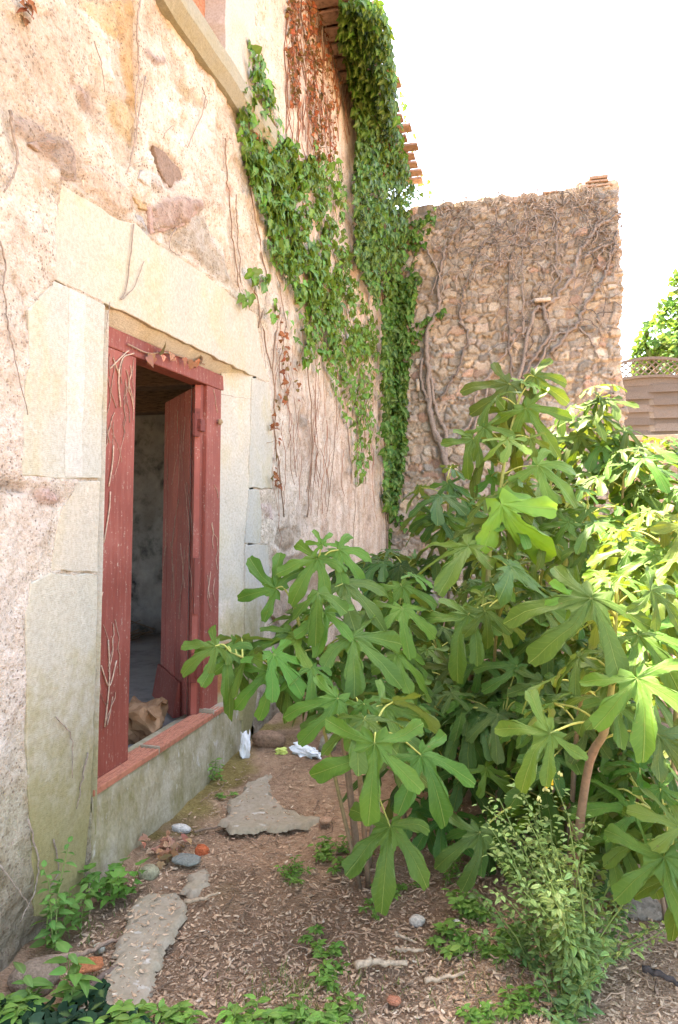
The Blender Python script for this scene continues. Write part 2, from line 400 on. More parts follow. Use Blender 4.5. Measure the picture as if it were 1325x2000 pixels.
    h = np.where(cov > 0, np.where(near > .99, -.006, -.002+(n3-.5)*.024), h)
    h = np.maximum(h, -.06)
    x = h.copy(); x[0] = x[-1] = 0
    # window recess of the upper floor
    win = (Zg > 4.36) & (Yg < 3.95)
    x = np.where(win, -.13, x)
    base = np.where(win[..., None], np.array([.56, .27, .17])*(1+.5*(n2[..., None]-.5)) + .25*sstep(.55, .7, n4)[..., None]*np.array([.5, .5, .5]), base)
    nY, nZ = Yg.shape
    V = np.stack([x, Yg+jy, Zg+jy*.7], -1).reshape(-1, 3)
    i = np.arange(nY-1)[:, None]; j = np.arange(nZ-1)[None]
    keep = ~((ys[:-1, None] > 2.60) & (ys[1:, None] < 4.44) & (zs[None, 1:] < 2.52))
    F = np.stack([i*nZ+j, (i+1)*nZ+j, (i+1)*nZ+j+1, i*nZ+j+1], -1)[keep]
    m = MB(); m.add(V, F, np.clip(base, .03, .85).reshape(-1, 3)); return m
wall = wall_face().build('wall', M['plaster'], house)

def stone_block(poly, name, x0=-.12, x1=.007, mat='stone', tint=(1, 1, 1), parent=house, wob=.006, seed=0, bw=.005):
    pts = [onx(u, v, x1) for u, v in poly]
    rr = random.Random(seed)
    # resample the outline so that the arris can wander
    out = []
    for a, b in zip(pts, pts[1:]+pts[:1]):
        L = np.linalg.norm(b-a); k = max(1, int(L/.07))
        for q in range(k):
            p = a+(b-a)*q/k
            w = wob if q else wob*.4
            out.append((p[1]+rr.uniform(-w, w), p[2]+rr.uniform(-w, w)))
    bm = bmesh.new(); vs = [bm.verts.new((x1, y, z)) for y, z in out]
    f = bm.faces.new(vs); f.normal_update()
    if f.normal.x < 0: f.normal_flip()
    r = bmesh.ops.extrude_face_region(bm, geom=[f])
    for e in r['geom']:
        if isinstance(e, bmesh.types.BMVert): pass
    newv = [e for e in r['geom'] if isinstance(e, bmesh.types.BMVert)]
    # original face stays behind as the back: move it inward
    newset = set(newv)
    for vv in bm.verts:
        if vv not in newset: vv.co.x = x0
    bmesh.ops.recalc_face_normals(bm, faces=bm.faces)
    bm.verts.ensure_lookup_table()
    me = bpy.data.meshes.new(name); bm.to_mesh(me); bm.free()
    a = me.attributes.new('tint', 'FLOAT_COLOR', 'POINT')
    a.data.foreach_set('color', np.tile([*tint, 1.0], len(me.vertices)))
    o = bpy.data.objects.new(name, me); COL.objects.link(o); me.materials.append(M[mat]); o.parent = parent
    bev(o, bw, 3, 50); return o
stone_block(STONES['lintel'], 'lintel', seed=1, tint=(1.02, .98, .92))
for k, t in (('jl1', (.98, 1, 1)), ('jl2', (1.05, 1.0, .95)), ('jl3', (1.0, .98, .93)), ('jr1', (1, 1, 1)), ('jr2', (.95, .97, 1)), ('jr3', (.98, .98, 1))):
    stone_block(STONES[k], 'jamb_stone', seed=hash(k) % 97, tint=t)

for k, cx, tn in ((0, .002, 1), (2, -.006, 1.15), (3, .008, 1.1), (4, .004, 1), (5, .004, .95), (6, .002, 1), (8, .004, 1), (22, .006, 1), (23, .006, 1)):
    pl_, c_, _d = PATCH[k]; stone_block(pl_, 'exposed_stone', x0=-.10, x1=cx, mat='rubble', tint=tuple(np.array(c_)*tn*1.12), seed=k+20, wob=.014, bw=.009)
stone_block([(136,563),(168,578),(166,700),(160,931),(128,930),(132,740)], 'whitewash_stripe', x0=0, x1=.0088, tint=(1.10, 1.12, 1.16), seed=5, wob=.006, bw=.001)
# ---- splayed reveals, lintel soffit
XF = -.075
def quadsheet(c4, n, m, amp, tint, seed=1):
    c = np.array(c4, float); s = np.linspace(0, 1, n)[:, None, None]; t = np.linspace(0, 1, m)[None, :, None]
    Pq = c[0]*(1-s)*(1-t)+c[1]*s*(1-t)+c[2]*s*t+c[3]*(1-s)*t
    nn = np.cross(c[1]-c[0], c[3]-c[0]); nn /= np.linalg.norm(nn)
    k = (fbm(Pq[..., 1]*9+Pq[..., 0]*7, Pq[..., 2]*9, 3, seed)-.5)*amp
    w = np.ones((n, m)); w[0] = w[-1] = 0; w[:, 0] = w[:, -1] = 0
    Pq = Pq + nn*(k*w)[..., None]
    i = np.arange(n-1)[:, None]*m; j = np.arange(m-1)[None]
    return Pq.reshape(-1, 3), np.stack([i+j, i+m+j, i+m+j+1, i+j+1], -1).reshape(-1, 4)
pr_top = onx(494, 734, .003); pr_bot = onx(474, 1440, .003)
m = MB()
yf = 4.04
V, F = quadsheet([(0.004, pr_bot[1]-.004, .2), (XF, yf, .2), (XF, yf, 2.45), (0.004, pr_top[1]-.004, pr_top[2]+.02)], 14, 60, .016, None, 4)
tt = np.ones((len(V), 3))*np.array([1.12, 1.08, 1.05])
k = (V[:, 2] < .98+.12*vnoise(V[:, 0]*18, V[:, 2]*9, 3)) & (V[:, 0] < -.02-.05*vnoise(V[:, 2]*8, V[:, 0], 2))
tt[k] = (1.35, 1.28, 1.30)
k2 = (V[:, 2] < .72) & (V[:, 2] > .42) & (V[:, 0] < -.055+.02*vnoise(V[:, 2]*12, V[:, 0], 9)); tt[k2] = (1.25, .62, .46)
m.add(V, F, tt)
m.build('door_reveal', M['stone'], house)
m = MB()
a = onx(207, 592, .004); b = onx(494, 734, .004)
V, F = quadsheet([(.002, a[1]-.1, a[2]+.012), (.002, b[1]+.02, b[2]+.012), (XF-.02, 4.2, 2.437), (XF-.02, 2.6, 2.434)], 50, 12, .012, None, 5)
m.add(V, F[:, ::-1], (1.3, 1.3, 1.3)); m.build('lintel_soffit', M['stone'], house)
m = MB()
V, F = quadsheet([(.0, 2.655, .2), (.0, 2.66, 2.47), (XF-.02, 2.58, 2.47), (XF-.02, 2.58, .2)], 40, 8, .008, None, 6)
m.add(V, F, (1, 1, 1)); m.build('door_reveal', M['stone'], house)

# ---- red timber frame
fr = MB(); zb, zt = .325, 2.44
def rbox(mb, x0, x1, y0, y1, z0, z1, t=(1, 1, 1)): mb.box(((x0+x1)/2, (y0+y1)/2, (z0+z1)/2), (abs(x1-x0), abs(y1-y0), abs(z1-z0)), t)
frame = MB(); rbox(frame, XF-.10, XF, 2.56, 3.02, zb, 2.335, (1.0, .98, .96)); fo = frame.build('door_frame', M['paint'], house, False); bev(fo, .006)
hd = MB(); rbox(hd, XF-.10, XF+.004, 2.56, 4.2, 2.335, 2.433, (.92, .9, .9)); o = hd.build('door_head', M['paint'], fo, False); bev(o, .006)
st = MB(); rbox(st, XF-.05, XF, 3.836, 4.08, zb, 2.335); rbox(st, XF-.07, XF-.022, 3.797, 3.834, zb, 2.335, (.85, .82, .8)); o = st.build('door_post', M['paint'], fo, False); bev(o, .005)

# ---- the leaf, swung in
door = bpy.data.objects.new('door', None); COL.objects.link(door); door.parent = house; door['label'] = 'red planked door swung inwards'
H = np.array([-.125, 3.78, 0.0]); dv = nrm(np.array([-.67, .742, 0])); dn = np.array([.742, .67, 0.])*-1   # dn: towards the light side
if (CAM-H)@dn < 0: dn = -dn
Md = np.stack([dv, dn, [0, 0, 1]], 1)
def dbox(mb, a0, a1, n0, n1, z0, z1, t=(1, 1, 1)):
    c = H + dv*(a0+a1)/2 + dn*(n0+n1)/2 + np.array([0, 0, (z0+z1)/2]); mb.box(c, (a1-a0, n1-n0, z1-z0), t, Md)
rr = random.Random(4)
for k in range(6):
    mb = MB(); g = 1.35+.3*rr.random(); dbox(mb, k*.133, k*.133+.130, -.026, rr.uniform(-.002, .002), .28, 2.325, (g*.9, g*.95, g*1.05)); o = mb.build('door_plank', M['paint'], door, False); bev(o, .006, 2)  # plank tint raised to stand in for light the swung leaf lacks
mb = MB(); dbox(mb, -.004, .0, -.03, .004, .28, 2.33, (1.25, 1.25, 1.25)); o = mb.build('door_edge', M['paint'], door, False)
mb = MB(); dbox(mb, .22, .79, .004, .055, .285, .50, (.9, .8, .8)); o = mb.build('weather_board', M['paint'], door, False)
for v_ in o.data.vertices:
    d = (np.array(v_.co)-H)@dn
    if d > .03 and v_.co.z > .4: v_.co -= Vector(dn)*.035
bev(o, .008)
for zz in (.55, 2.02):
    mb = MB(); dbox(mb, .02, .76, -.075, -.028, zz, zz+.11, (.8, .8, .8)); o = mb.build('door_ledge', M['paint'], door, False); bev(o, .005)
for zz in (2.08, .62):
    mb = MB(); dbox(mb, -.03, .0, -.02, .012, zz-.07, zz+.10, (.9, .9, .9)); mb.tube([H+np.array([.012, -.01, zz-.06])+dn*.014, H+np.array([.012, -.01, zz+.07])+dn*.014], .011, 8)
    mb.box(H+np.array([.03, .01, zz]), (.03, .06, .07)); o = mb.build('hinge', M['iron'], door, False)
mb = MB(); dbox(mb, -.028, -.005, -.03, 0, .95, 1.28, (.9, .9, .9)); o = mb.build('lock_plate', M['paint'], door, False)
# snail shell on the frame, dry leaves along the head are built with the creepers below

# ---- cement upstand and hollow brick sill
mb = MB()
XS = -.012
yA = onx(181, 1546, XS)[1]; yB = onx(476, 1356, XS)[1]
zA = onx(181, 1546, XS)[2]; zB = onx(476, 1356, XS)[2]
V, F = quadsheet([(XS+.03, yA-.06, -.12), (XS+.02, yB, -.12), (XS, yB, zB-.026), (XS, yA, zA-.026)], 60, 26, .014, None, 12)
V2 = [(XS-.2, yA, zA-.026), (XS-.2, yB, zB-.026), (XS, yB, zB-.026), (XS, yA, zA-.026), (XS-.2, yB, -.1), (XS+.02, yB, -.1)]
mb.add(V, F, (1, 1, 1)); mb.add(V2, [(3, 2, 1, 0), (2, 5, 4, 1)])
mb.build('cement_upstand', M['cement'], house)
L = yB-yA; cuts = [0, .335, .72, 1.0]
for k in range(3):
    ya, yb_ = yA+L*cuts[k]+.006, yA+L*cuts[k+1]-.012
    prof = [(XS+.006, -.022), (XS+.006, .0)]
    for g in range(5):
        xx = XS+.006-.024*g
        prof += [(xx-.002, .004), (xx-.015, .004), (xx-.017, -.001), (xx-.022, -.001)]
    prof += [(XS-.118, 0), (XS-.118, -.022)]
    prof = np.array(prof); n = len(prof); V = []
    for yy in (ya, yb_):
        zz = zA+(zB-zA)*(yy-yA)/L
        V += [(p[0], yy, zz+p[1]) for p in prof]
    F = [[i, (i+1) % n, n+(i+1) % n, n+i] for i in range(n)]
    mb = MB(); mb.add(np.array(V), F+[list(range(n))[::-1], list(range(n, 2*n))]); mb.build('sill_brick', M['brick'], house, False)
mb = MB(); rbox(mb, XS-.114, XS-.002, yA, yB, zA-.05, zA-.024); 
for k in (1, 2):
    y = yA+L*cuts[k]; rbox(mb, XS-.10, XS+.004, y-.009, y+.004, zA-.03, zA+.001)
mb.build('sill_mortar', M['slab'], house, False)

# ---- upper window: sill ledge, side stone, blind panel
a = onx(300, 0, .06); 
mb = MB(); zl = 4.215
ys_ = np.linspace(.2, 4.60, 60)
prof = [(-.1, -.02), (.035, -.02), (.075, .035), (.085, .05), (.085, .155), (.07, .17), (-.15, .19)]
n = len(prof); V = []
for y in ys_:
    w = (vnoise(y*5, 1, 3)-.5)*.012
    V += [(p[0]+w*(p[0] > 0), y, zl+p[1]+w) for p in prof]
F = [[i*n+j, i*n+(j+1) % n, (i+1)*n+(j+1) % n, (i+1)*n+j] for i in range(len(ys_)-1) for j in range(n)]
mb.add(np.array(V), F+[list(range(n)), list(range((len(ys_)-1)*n, len(ys_)*n))[::-1]], (.62, .64, .58)); o = mb.build('window_ledge', M['stone'], house, False); bev(o, .006, 2, 60)
o = stone_block([(441, -60), (441, 130), (492, 215), (500, 215), (500, 60), (497, -60)], 'window_jamb', x0=-.16, x1=.014, tint=(.95, .93, 1.0), seed=9)

# ---- inside: bare room
room = MB()
X1 = -.55
def wsheet(c4, n, m_, amp, seed): 
    V, F = quadsheet(c4, n, m_, amp, None, seed); t = np.ones((len(V), 3))
    room.add(V, F, t)
wsheet([(-5.2, 6.5, .15), (X1, 6.5, .15), (X1, 6.5, 3.0), (-5.2, 6.5, 3.0)], 70, 50, .12, 21)
wsheet([(-5.2, .2, .15), (-5.2, 6.5, .15), (-5.2, 6.5, 1.2), (-5.2, .2, 1.2)], 40, 12, .1, 22)  # back wall split around an added, unseen opening that admits skylight
wsheet([(-5.2, 4.6, 1.2), (-5.2, 6.5, 1.2), (-5.2, 6.5, 3.0), (-5.2, 4.6, 3.0)], 20, 20, .1, 23)
wsheet([(-5.2, .2, 1.2), (-5.2, 1.2, 1.2), (-5.2, 1.2, 3.0), (-5.2, .2, 3.0)], 12, 20, .1, 24)
wsheet([(-5.2, .2, .15), (X1, .2, .15), (X1, .2, 3.0), (-5.2, .2, 3.0)], 30, 30, .1, 25)
wsheet([(X1, .2, .15), (X1, 2.2, .15), (X1, 2.2, 3.0), (X1, .2, 3.0)], 20, 30, .02, 26)
wsheet([(X1, 5.0, .15), (X1, 6.5, .15), (X1, 6.5, 3.0), (X1, 5.0, 3.0)], 20, 30, .02, 27)
wsheet([(X1, 2.2, 2.5), (X1, 5.0, 2.5), (X1, 5.0, 3.0), (X1, 2.2, 3.0)], 20, 8, .02, 28)
room.build('room_wall', M['room'], house)
sp = MB()
for c4 in ([(XF-.10, 3.82, .2), (X1, 5.0, .2), (X1, 5.0, 2.5), (XF-.10, 3.82, 2.44)], [(XF-.10, 2.6, .2), (X1, 2.2, .2), (X1, 2.2, 2.5), (XF-.10, 2.6, 2.44)], [(XF-.10, 2.56, 2.44), (XF-.10, 4.0, 2.44), (X1, 5.0, 2.5), (X1, 2.2, 2.5)]):
    V, F = quadsheet(c4, 14, 30, .02, None, 31); sp.add(V, F, (1, 1, 1))
sp.build('inner_reveal', M['reveal'], house)
fl = MB(); fl.add([(-5.2, .2, .26), (X1+.43, .2, .26), (X1+.43, 6.6, .26), (-5.2, 6.6, .26)], [(0, 1, 2, 3)]); fl.build('room_floor', M['roomfloor'], house)
for y in (1.6, 3.2, 4.75, 6.1):
    mb = MB(); rbox(mb, -5.2, X1, y, y+.2, 2.52, 2.76); o = mb.build('ceiling_beam', M['beam'], house, False); bev(o, .015)
mb = MB()
for k in range(30): rbox(mb, -5.25, -.35, .1+k*.22, .1+k*.22+.212, 2.775+.004*(k % 2), 2.80)
mb.build('ceiling_board', M['beam'], house, False)
# outer shell of the house, with the added unseen opening that lights the room
sh = MB()
for c4 in ([(-5.6, -1.5, -.2), (-5.6, 1.2, -.2), (-5.6, 1.2, 6.6), (-5.6, -1.5, 6.6)], [(-5.6, 4.6, -.2), (-5.6, YB+.5, -.2), (-5.6, YB+.5, 6.6), (-5.6, 4.6, 6.6)], [(-5.6, 1.2, -.2), (-5.6, 4.6, -.2), (-5.6, 4.6, 1.2), (-5.6, 1.2, 1.2)], [(-5.6, 1.2, 3.0), (-5.6, 4.6, 3.0), (-5.6, 4.6, 6.6), (-5.6, 1.2, 6.6)],
           [(-5.6, -1.5, -.2), (0, -1.5, -.2), (0, -1.5, 6.05), (-5.6, -1.5, 6.6)], [(-5.6, YB+.02, -.2), (0, YB+.02, -.2), (0, YB+.02, 6.05), (-5.6, YB+.02, 6.6)]):
    V, F = quadsheet(c4, 8, 8, .03, None, 41); sh.add(V, F, (.6, .5, .4))
sh.build('outer_wall', M['plaster'], house)
# roof and eaves
rf = MB(); ro = .29
rf.add([(ro, -2, 6.27), (ro, YB+.1, 6.27), (-2.9, YB+.1, 7.4), (-2.9, -2, 7.4), (-6.2, -2, 6.6), (-6.2, YB+.1, 6.6)], [(0, 1, 2, 3), (3, 2, 5, 4)], (.42, .23, .15))
rf.build('roof', M['tile'], house, False)
NT_ = 0
def roof_tile(y, jit):
    mb = MB(); k = 9; L_ = .46; sl = -.355
    V = []
    for s, (xx, rad) in enumerate(((ro+.13+jit, .098), (ro+.13-L_, .080))):
        for th in (rad, rad-.014):
            for q in range(k):
                a = math.pi*q/(k-1); V.append((xx, y+th*math.cos(a), 6.305+(-sl)*(ro+.13-xx)+th*math.sin(a)*.8))
    F = []
    for q in range(k-1):
        F += [(q, q+1, 2*k+q+1, 2*k+q), (k+q+1, k+q, 3*k+q, 3*k+q+1), (q+1, q, k+q, k+q+1)]
    F += [(0, 2*k, 3*k, k), (k-1, 2*k-1, 4*k-1, 3*k-1)]
    g = .8+.4*rr.random(); mb.add(np.array(V), F, (.35*g, .225*g, .17*g)); return mb.build('roof_tile', M['tile'], house, True)
for k in range(22): roof_tile(YB-.15-k*.235, rr.uniform(-.06, .04))
for k in range(21): 
    mb = MB(); y = YB-.03-k*.235; 
    xx = ro+.29+rr.uniform(-.10, .03); g = .8+.4*rr.random()
    mb.box(((xx+ro-.35)/2, y, 6.265+.02), (xx-ro+.35, .17, .028), (.35*g, .225*g, .17*g)); o = mb.build('roof_tile', M['tile'], house, False)
# window stone, aerial etc. end of house

# ---- things inside the doorway
def crumpled(name, label, cat, c, size, mat, seed, rz=0., tint=(1, 1, 1), amp=.3, sub=3):
    bm = bmesh.new(); bmesh.ops.create_cube(bm, size=1.0); bmesh.ops.subdivide_edges(bm, edges=bm.edges[:], cuts=2**sub-1, use_grid_fill=True)
    ca, sa = math.cos(rz), math.sin(rz); rr_ = np.random.default_rng(seed); off = rr_.uniform(0, 50, 3)
    for v_ in bm.verts:
        p = np.array(v_.co)
        q = p*6+off
        f = np.array([vnoise(q[1]*.7, q[2]*.7, seed)-.5, vnoise(q[0]*.7, q[2]*.7, seed+1)-.5, vnoise(q[0]*.7, q[1]*.7, seed+2)-.5])
        f2 = np.array([abs(vnoise(q[1]*2+q[0], q[2]*2, seed+4)-.5), abs(vnoise(q[0]*2, q[2]*2+q[1], seed+5)-.5), abs(vnoise(q[0]*2, q[1]*2+q[2], seed+6)-.5)])
        p = (p*(1-.10*np.abs(p[::-1]))+f*amp+f2*amp*.5)*size
        v_.co = (c[0]+p[0]*ca-p[1]*sa, c[1]+p[0]*sa+p[1]*ca, c[2]+p[2])
    me = bpy.data.meshes.new(name); bm.to_mesh(me); bm.free(); me.polygons.foreach_set('use_smooth', [False]*len(me.polygons))
    a = me.attributes.new('tint', 'FLOAT_COLOR', 'POINT'); a.data.foreach_set('color', np.tile([*tint, 1.0], len(me.vertices)))
    me.materials.append(M[mat]); o = bpy.data.objects.new(name, me); COL.objects.link(o); tag(o, label, cat); return o
pb = onx(280, 1440, -.33)
crumpled('paper_bag', 'crumpled brown paper bag behind the brick sill of the red door', 'paper bag', (-.36, pb[1]+.02, .34), np.array([.20, .30, .20]), 'paper', 5, .3)
mb = MB()
p0 = onx(270, 1420, -.62); p1 = onx(300, 1290, -.66)
Vb = [(-.66, 3.62, .27), (-.62, 3.78, .27), (-.72, 4.02, .72), (-.76, 3.96, .74)]
Vb = np.array(Vb); nb = nrm(np.cross(Vb[1]-Vb[0], Vb[3]-Vb[0]))*.02
mb.add(np.vstack([Vb, Vb+nb]), [(0, 1, 2, 3), (7, 6, 5, 4), (0, 4, 5, 1), (1, 5, 6, 2), (2, 6, 7, 3), (3, 7, 4, 0)])
tag(mb.build('wooden_board', M['board'], None, False), 'reddish varnished board leaning behind the open red door', 'board')
mb = MB(); r3 = np.random.default_rng(3)
bc = onz(262, 1222, .26); bc = bc + (bc-CAM)*-.01
bx = np.array([bc[0], min(bc[1], 6.2), .26])
for k in range(70):
    a = r3.uniform(0, 6.6); rad = r3.uniform(.05, .42)
    p = bx+np.array([math.cos(a)*rad, math.sin(a)*rad*.6-.1, r3.uniform(.01, .2)]); d = r3.normal(0, 1, 3); d[2] *= .35; d = nrm(d)*r3.uniform(.1, .3)
    pts = [p-d, p+r3.normal(0, .03, 3), p+d]; pts = np.array(pts); pts[:, 2] = np.maximum(pts[:, 2], .27)
    mb.tube(smoothpath(pts, 3), r3.uniform(.003, .009), 5, (.26, .19, .13))
tag(mb.build('twig_heap', M['bark']), 'heap of dry twigs on the room floor seen through the red door', 'twig heap')
mb = MB()
for zz, rd in ((.30, .16), (.40, .18), (.50, .19), (.52, .19)):
    mb.tube([bx+np.array([-.1+rd*math.cos(a), -.25+rd*math.sin(a), zz-.24]) for a in np.linspace(0, 2*math.pi, 20)], .010, 5, (.30, .25, .2), False)
for a in np.linspace(0, 2*math.pi, 10)[:-1]:
    mb.tube([bx+np.array([-.1+.15*math.cos(a), -.25+.15*math.sin(a), .02]), bx+np.array([-.1+.19*math.cos(a), -.25+.19*math.sin(a), .28])], .007, 5, (.3, .25, .2))
tag(mb.build('wire_basket', M['bark']), 'small round open basket standing before the twig heap in the dark room', 'basket')
# ================================================================== RUBBLE WALL at the end of the yard
XR = ony(1208, 600, YB)[0]          # its right end
DEP = .55
bwall = empty('rubble_wall', 'tall ruined rubble stone wall covered in bare grey creeper stems', 'stone wall')
def stone_field(S, Z, W, Hh, seed, lo=.06, hi=.15):
    """irregular courses of stones: returns per-sample F1, gap, stone id, colour"""
    rg = np.random.default_rng(seed); C = []; z = -.1
    while z < Hh+.3:
        rh = rg.uniform(lo*.75, hi*.9); s = -.3+rg.uniform(0, .1)
        while s < W+.3:
            w = rg.uniform(lo*.8, hi*1.5); C.append((s+w/2, z+rh/2+rg.normal(0, .028), w, rh)); s += w
        z += rh
    C = np.array(C); n = len(C); sh = S.shape; s = S.ravel(); zz = Z.ravel()
    s = s+(fbm(s*14, zz*14, 2, seed+60)-.5)*.05; zz = zz+(fbm(s*14, zz*14, 2, seed+61)-.5)*.05
    F1 = np.full(s.shape, 9.); F2 = np.full(s.shape, 9.); ID = np.zeros(s.shape, int)
    for c in range(n):
        k = np.where((np.abs(s-C[c, 0]) < .55) & (np.abs(zz-C[c, 1]) < .45))[0]
        if not len(k): continue
        d = ((np.abs(s[k]-C[c, 0])/C[c, 2])**2.6 + (np.abs(zz[k]-C[c, 1])/C[c, 3])**2.6)**(1/2.6)
        b = d < F1[k]
        F2[k] = np.where(b, F1[k], np.minimum(F2[k], d)); ID[k] = np.where(b, c, ID[k]); F1[k] = np.where(b, d, F1[k])
    pal = np.array([(.38,.29,.20),(.43,.34,.25),(.38,.28,.22),(.25,.235,.205),(.45,.30,.155),(.50,.42,.32),(.20,.17,.145),(.40,.19,.11),(.36,.27,.19),(.31,.28,.235),(.47,.35,.23),(.33,.24,.175)])
    pc = (pal[rg.integers(0, len(pal), n)]*.5+np.array([.345, .315, .27])*.5)*rg.uniform(.75, 1.4, (n, 1)); off = rg.uniform(-.02, .028, n); tl = rg.normal(0, .12, (n, 2))
    gap = sstep(.01, .17, F2-F1)
    h = gap*.03 + off[ID]*gap*.8 + (tl[ID, 0]*(s-C[ID, 0])+tl[ID, 1]*(zz-C[ID, 1]))*gap + (fbm(s*22, zz*22, 3, seed+7)-.5)*.016
    mort = np.array([.42, .335, .25])*(.75+.5*fbm(s*5, zz*5, 3, seed+9))[:, None]
    col = mort*(1-gap[:, None]) + pc[ID]*gap[:, None]
    col *= (.82+.36*fbm(s*9, zz*9, 3, seed+3))[:, None]
    return h.reshape(sh), col.reshape(*sh, 3), gap.reshape(sh)
def rubble_panel(W, Hh, ds, seed, top, wrap=0.0, lo=.06, hi=.15, tone=None):
    ss = np.arange(0, W+wrap+ds*.5, ds); zz = np.arange(-.15, Hh+ds*.5, ds)
    S, Z = np.meshgrid(ss, zz, indexing='ij'); h, c, g = stone_field(S, Z, W+wrap, Hh, seed, lo, hi)
    if tone is not None: c = tone(S, Z, c)
    k = np.clip(Z/Hh, 0, 1); Zt = Z*(1-k) + k*(Z/Hh*top(S))
    return S, Zt, h, c
ZTB = ony(1030, 383, YB)[2]
def top(S): return ZTB + (S-1.5)*.028 + (fbm(S*3.2, S*0+4, 3, 5)-.5)*.16 + .03*sstep(2.45, 2.62, S)*(S < 2.92)
def tone(S, Z, c):
    c = c*np.where(Z > 3.9, .93, 1.0)[..., None]
    k = sstep(.55, .7, fbm(S*1.2, Z*1.2, 3, 70))[..., None]; c = c*(1-.35*k)+np.array([.46, .36, .26])*.35*k
    m_ = (sstep(1.2, .2, Z)*sstep(.4, .6, fbm(S*3, Z*3, 3, 71)))[..., None]; return c*(1-.5*m_)+np.array([.2, .18, .10])*.5*m_
S, Zz, h, c = rubble_panel(XR, ZTB, .0155, 11, top, DEP, tone=tone)
cor = np.clip((S-XR)/.001, 0, 1)
n0 = np.where(S < XR, S, XR); y0 = np.where(S < XR, YB, YB+(S-XR))
a = np.clip((S-(XR-.05))/.10, 0, 1)*math.pi/2     # rounded arris
jag = (fbm(Zz*6, Zz*0+1, 3, 33)-.5)*.08 + (fbm(Zz*1.1, Zz*0, 2, 34)-.5)*.10
X_ = n0 + h*np.sin(a) + jag*sstep(XR-.35, XR, S); Y_ = y0 - h*np.cos(a)
ns, nz = S.shape; i = np.arange(ns-1)[:, None]*nz; j = np.arange(nz-1)[None]
mb = MB(); mb.add(np.stack([X_, Y_, Zz], -1).reshape(-1, 3), np.stack([i+j, i+nz+j, i+nz+j+1, i+j+1], -1).reshape(-1, 4), c.reshape(-1, 3))
# top of the wall: loose stones; back
tp = np.stack([X_[:, -1], Y_[:, -1], Zz[:, -1]], -1); q = S[:, -1] < XR; tpf = tp[q]
bk = tpf.copy(); bk[:, 1] = YB+DEP; bk[:, 2] -= .05
mid = (tpf+bk)/2; mid[:, 2] += .06+.05*RNG.random(len(mid)); n = len(tpf); V = np.vstack([tpf, mid, bk]); i = np.arange(n-1)
mb.add(V, np.concatenate([np.stack([i+r*n, i+1+r*n, i+1+(r+1)*n, i+(r+1)*n], -1) for r in (0, 1)]), (.36, .28, .2))
mb.add([(0, YB+DEP, -.2), (XR, YB+DEP, -.2), (XR, YB+DEP, ZTB-.1), (0, YB+DEP, ZTB-.1)], [(3, 2, 1, 0)], (.36, .28, .2))
mb.build('masonry', M['rubble'], bwall)
def rock(mb, c, sz, seed, tint, sub=2, rz=0.0, rough=.28):
    bm = bmesh.new(); bmesh.ops.create_icosphere(bm, subdivisions=sub, radius=1.0); V = np.array([v_.co[:] for v_ in bm.verts]); F = np.array([[v_.index for v_ in f.verts] for f in bm.faces]); bm.free()
    k = 1+rough*((fbm(V[:, 0]*1.6+seed, V[:, 1]*1.6+V[:, 2], 3, seed % 50)-.5)*2); V = V*k[:, None]; V = np.sign(V)*np.abs(V)**.8
    V = V*np.array(sz); ca, sa = math.cos(rz), math.sin(rz); V = V@np.array([[ca, sa, 0], [-sa, ca, 0], [0, 0, 1]])
    mb.add(V+np.array(c), F, np.array(tint))
r5 = np.random.default_rng(5)
mb = MB()
for k in range(26):
    s = r5.uniform(.3, XR-.1); z = float(top(np.array([s]))[0]); rock(mb, (s, YB+r5.uniform(.08, .35), z+r5.uniform(-.02, .03)), (r5.uniform(.05, .12), r5.uniform(.06, .12), r5.uniform(.03, .06)), k, np.array((.42, .31, .22))*r5.uniform(.7, 1.15))
mb.build('coping_stone', M['rubble'], bwall)
for u, v, w, hh in ((1165, 372, .36, .03), (1163, 364, .30, .03), (1167, 356, .24, .045), (1075, 385, .2, .03)):
    p = ony(u, v, YB+.12); mb = MB(); mb.box(p, (w, .34, hh), (.36, .24, .17)); o = mb.build('coping_tile', M['rubble'], bwall, False); bev(o, .008)
# projecting stone and putlog hole
p = ony(1060, 588, YB-.06); mb = MB(); mb.box(p, (.22, .16, .05), (.50, .42, .34)); o = mb.build('projecting_stone', M['rubble'], bwall); bev(o, .012)
p = ony(817, 752, YB-.05); mb = MB(); mb.box(p, (.05, .05, .17), (.6, .5, .4)); mb.build('projecting_stone', M['rubble'], bwall)

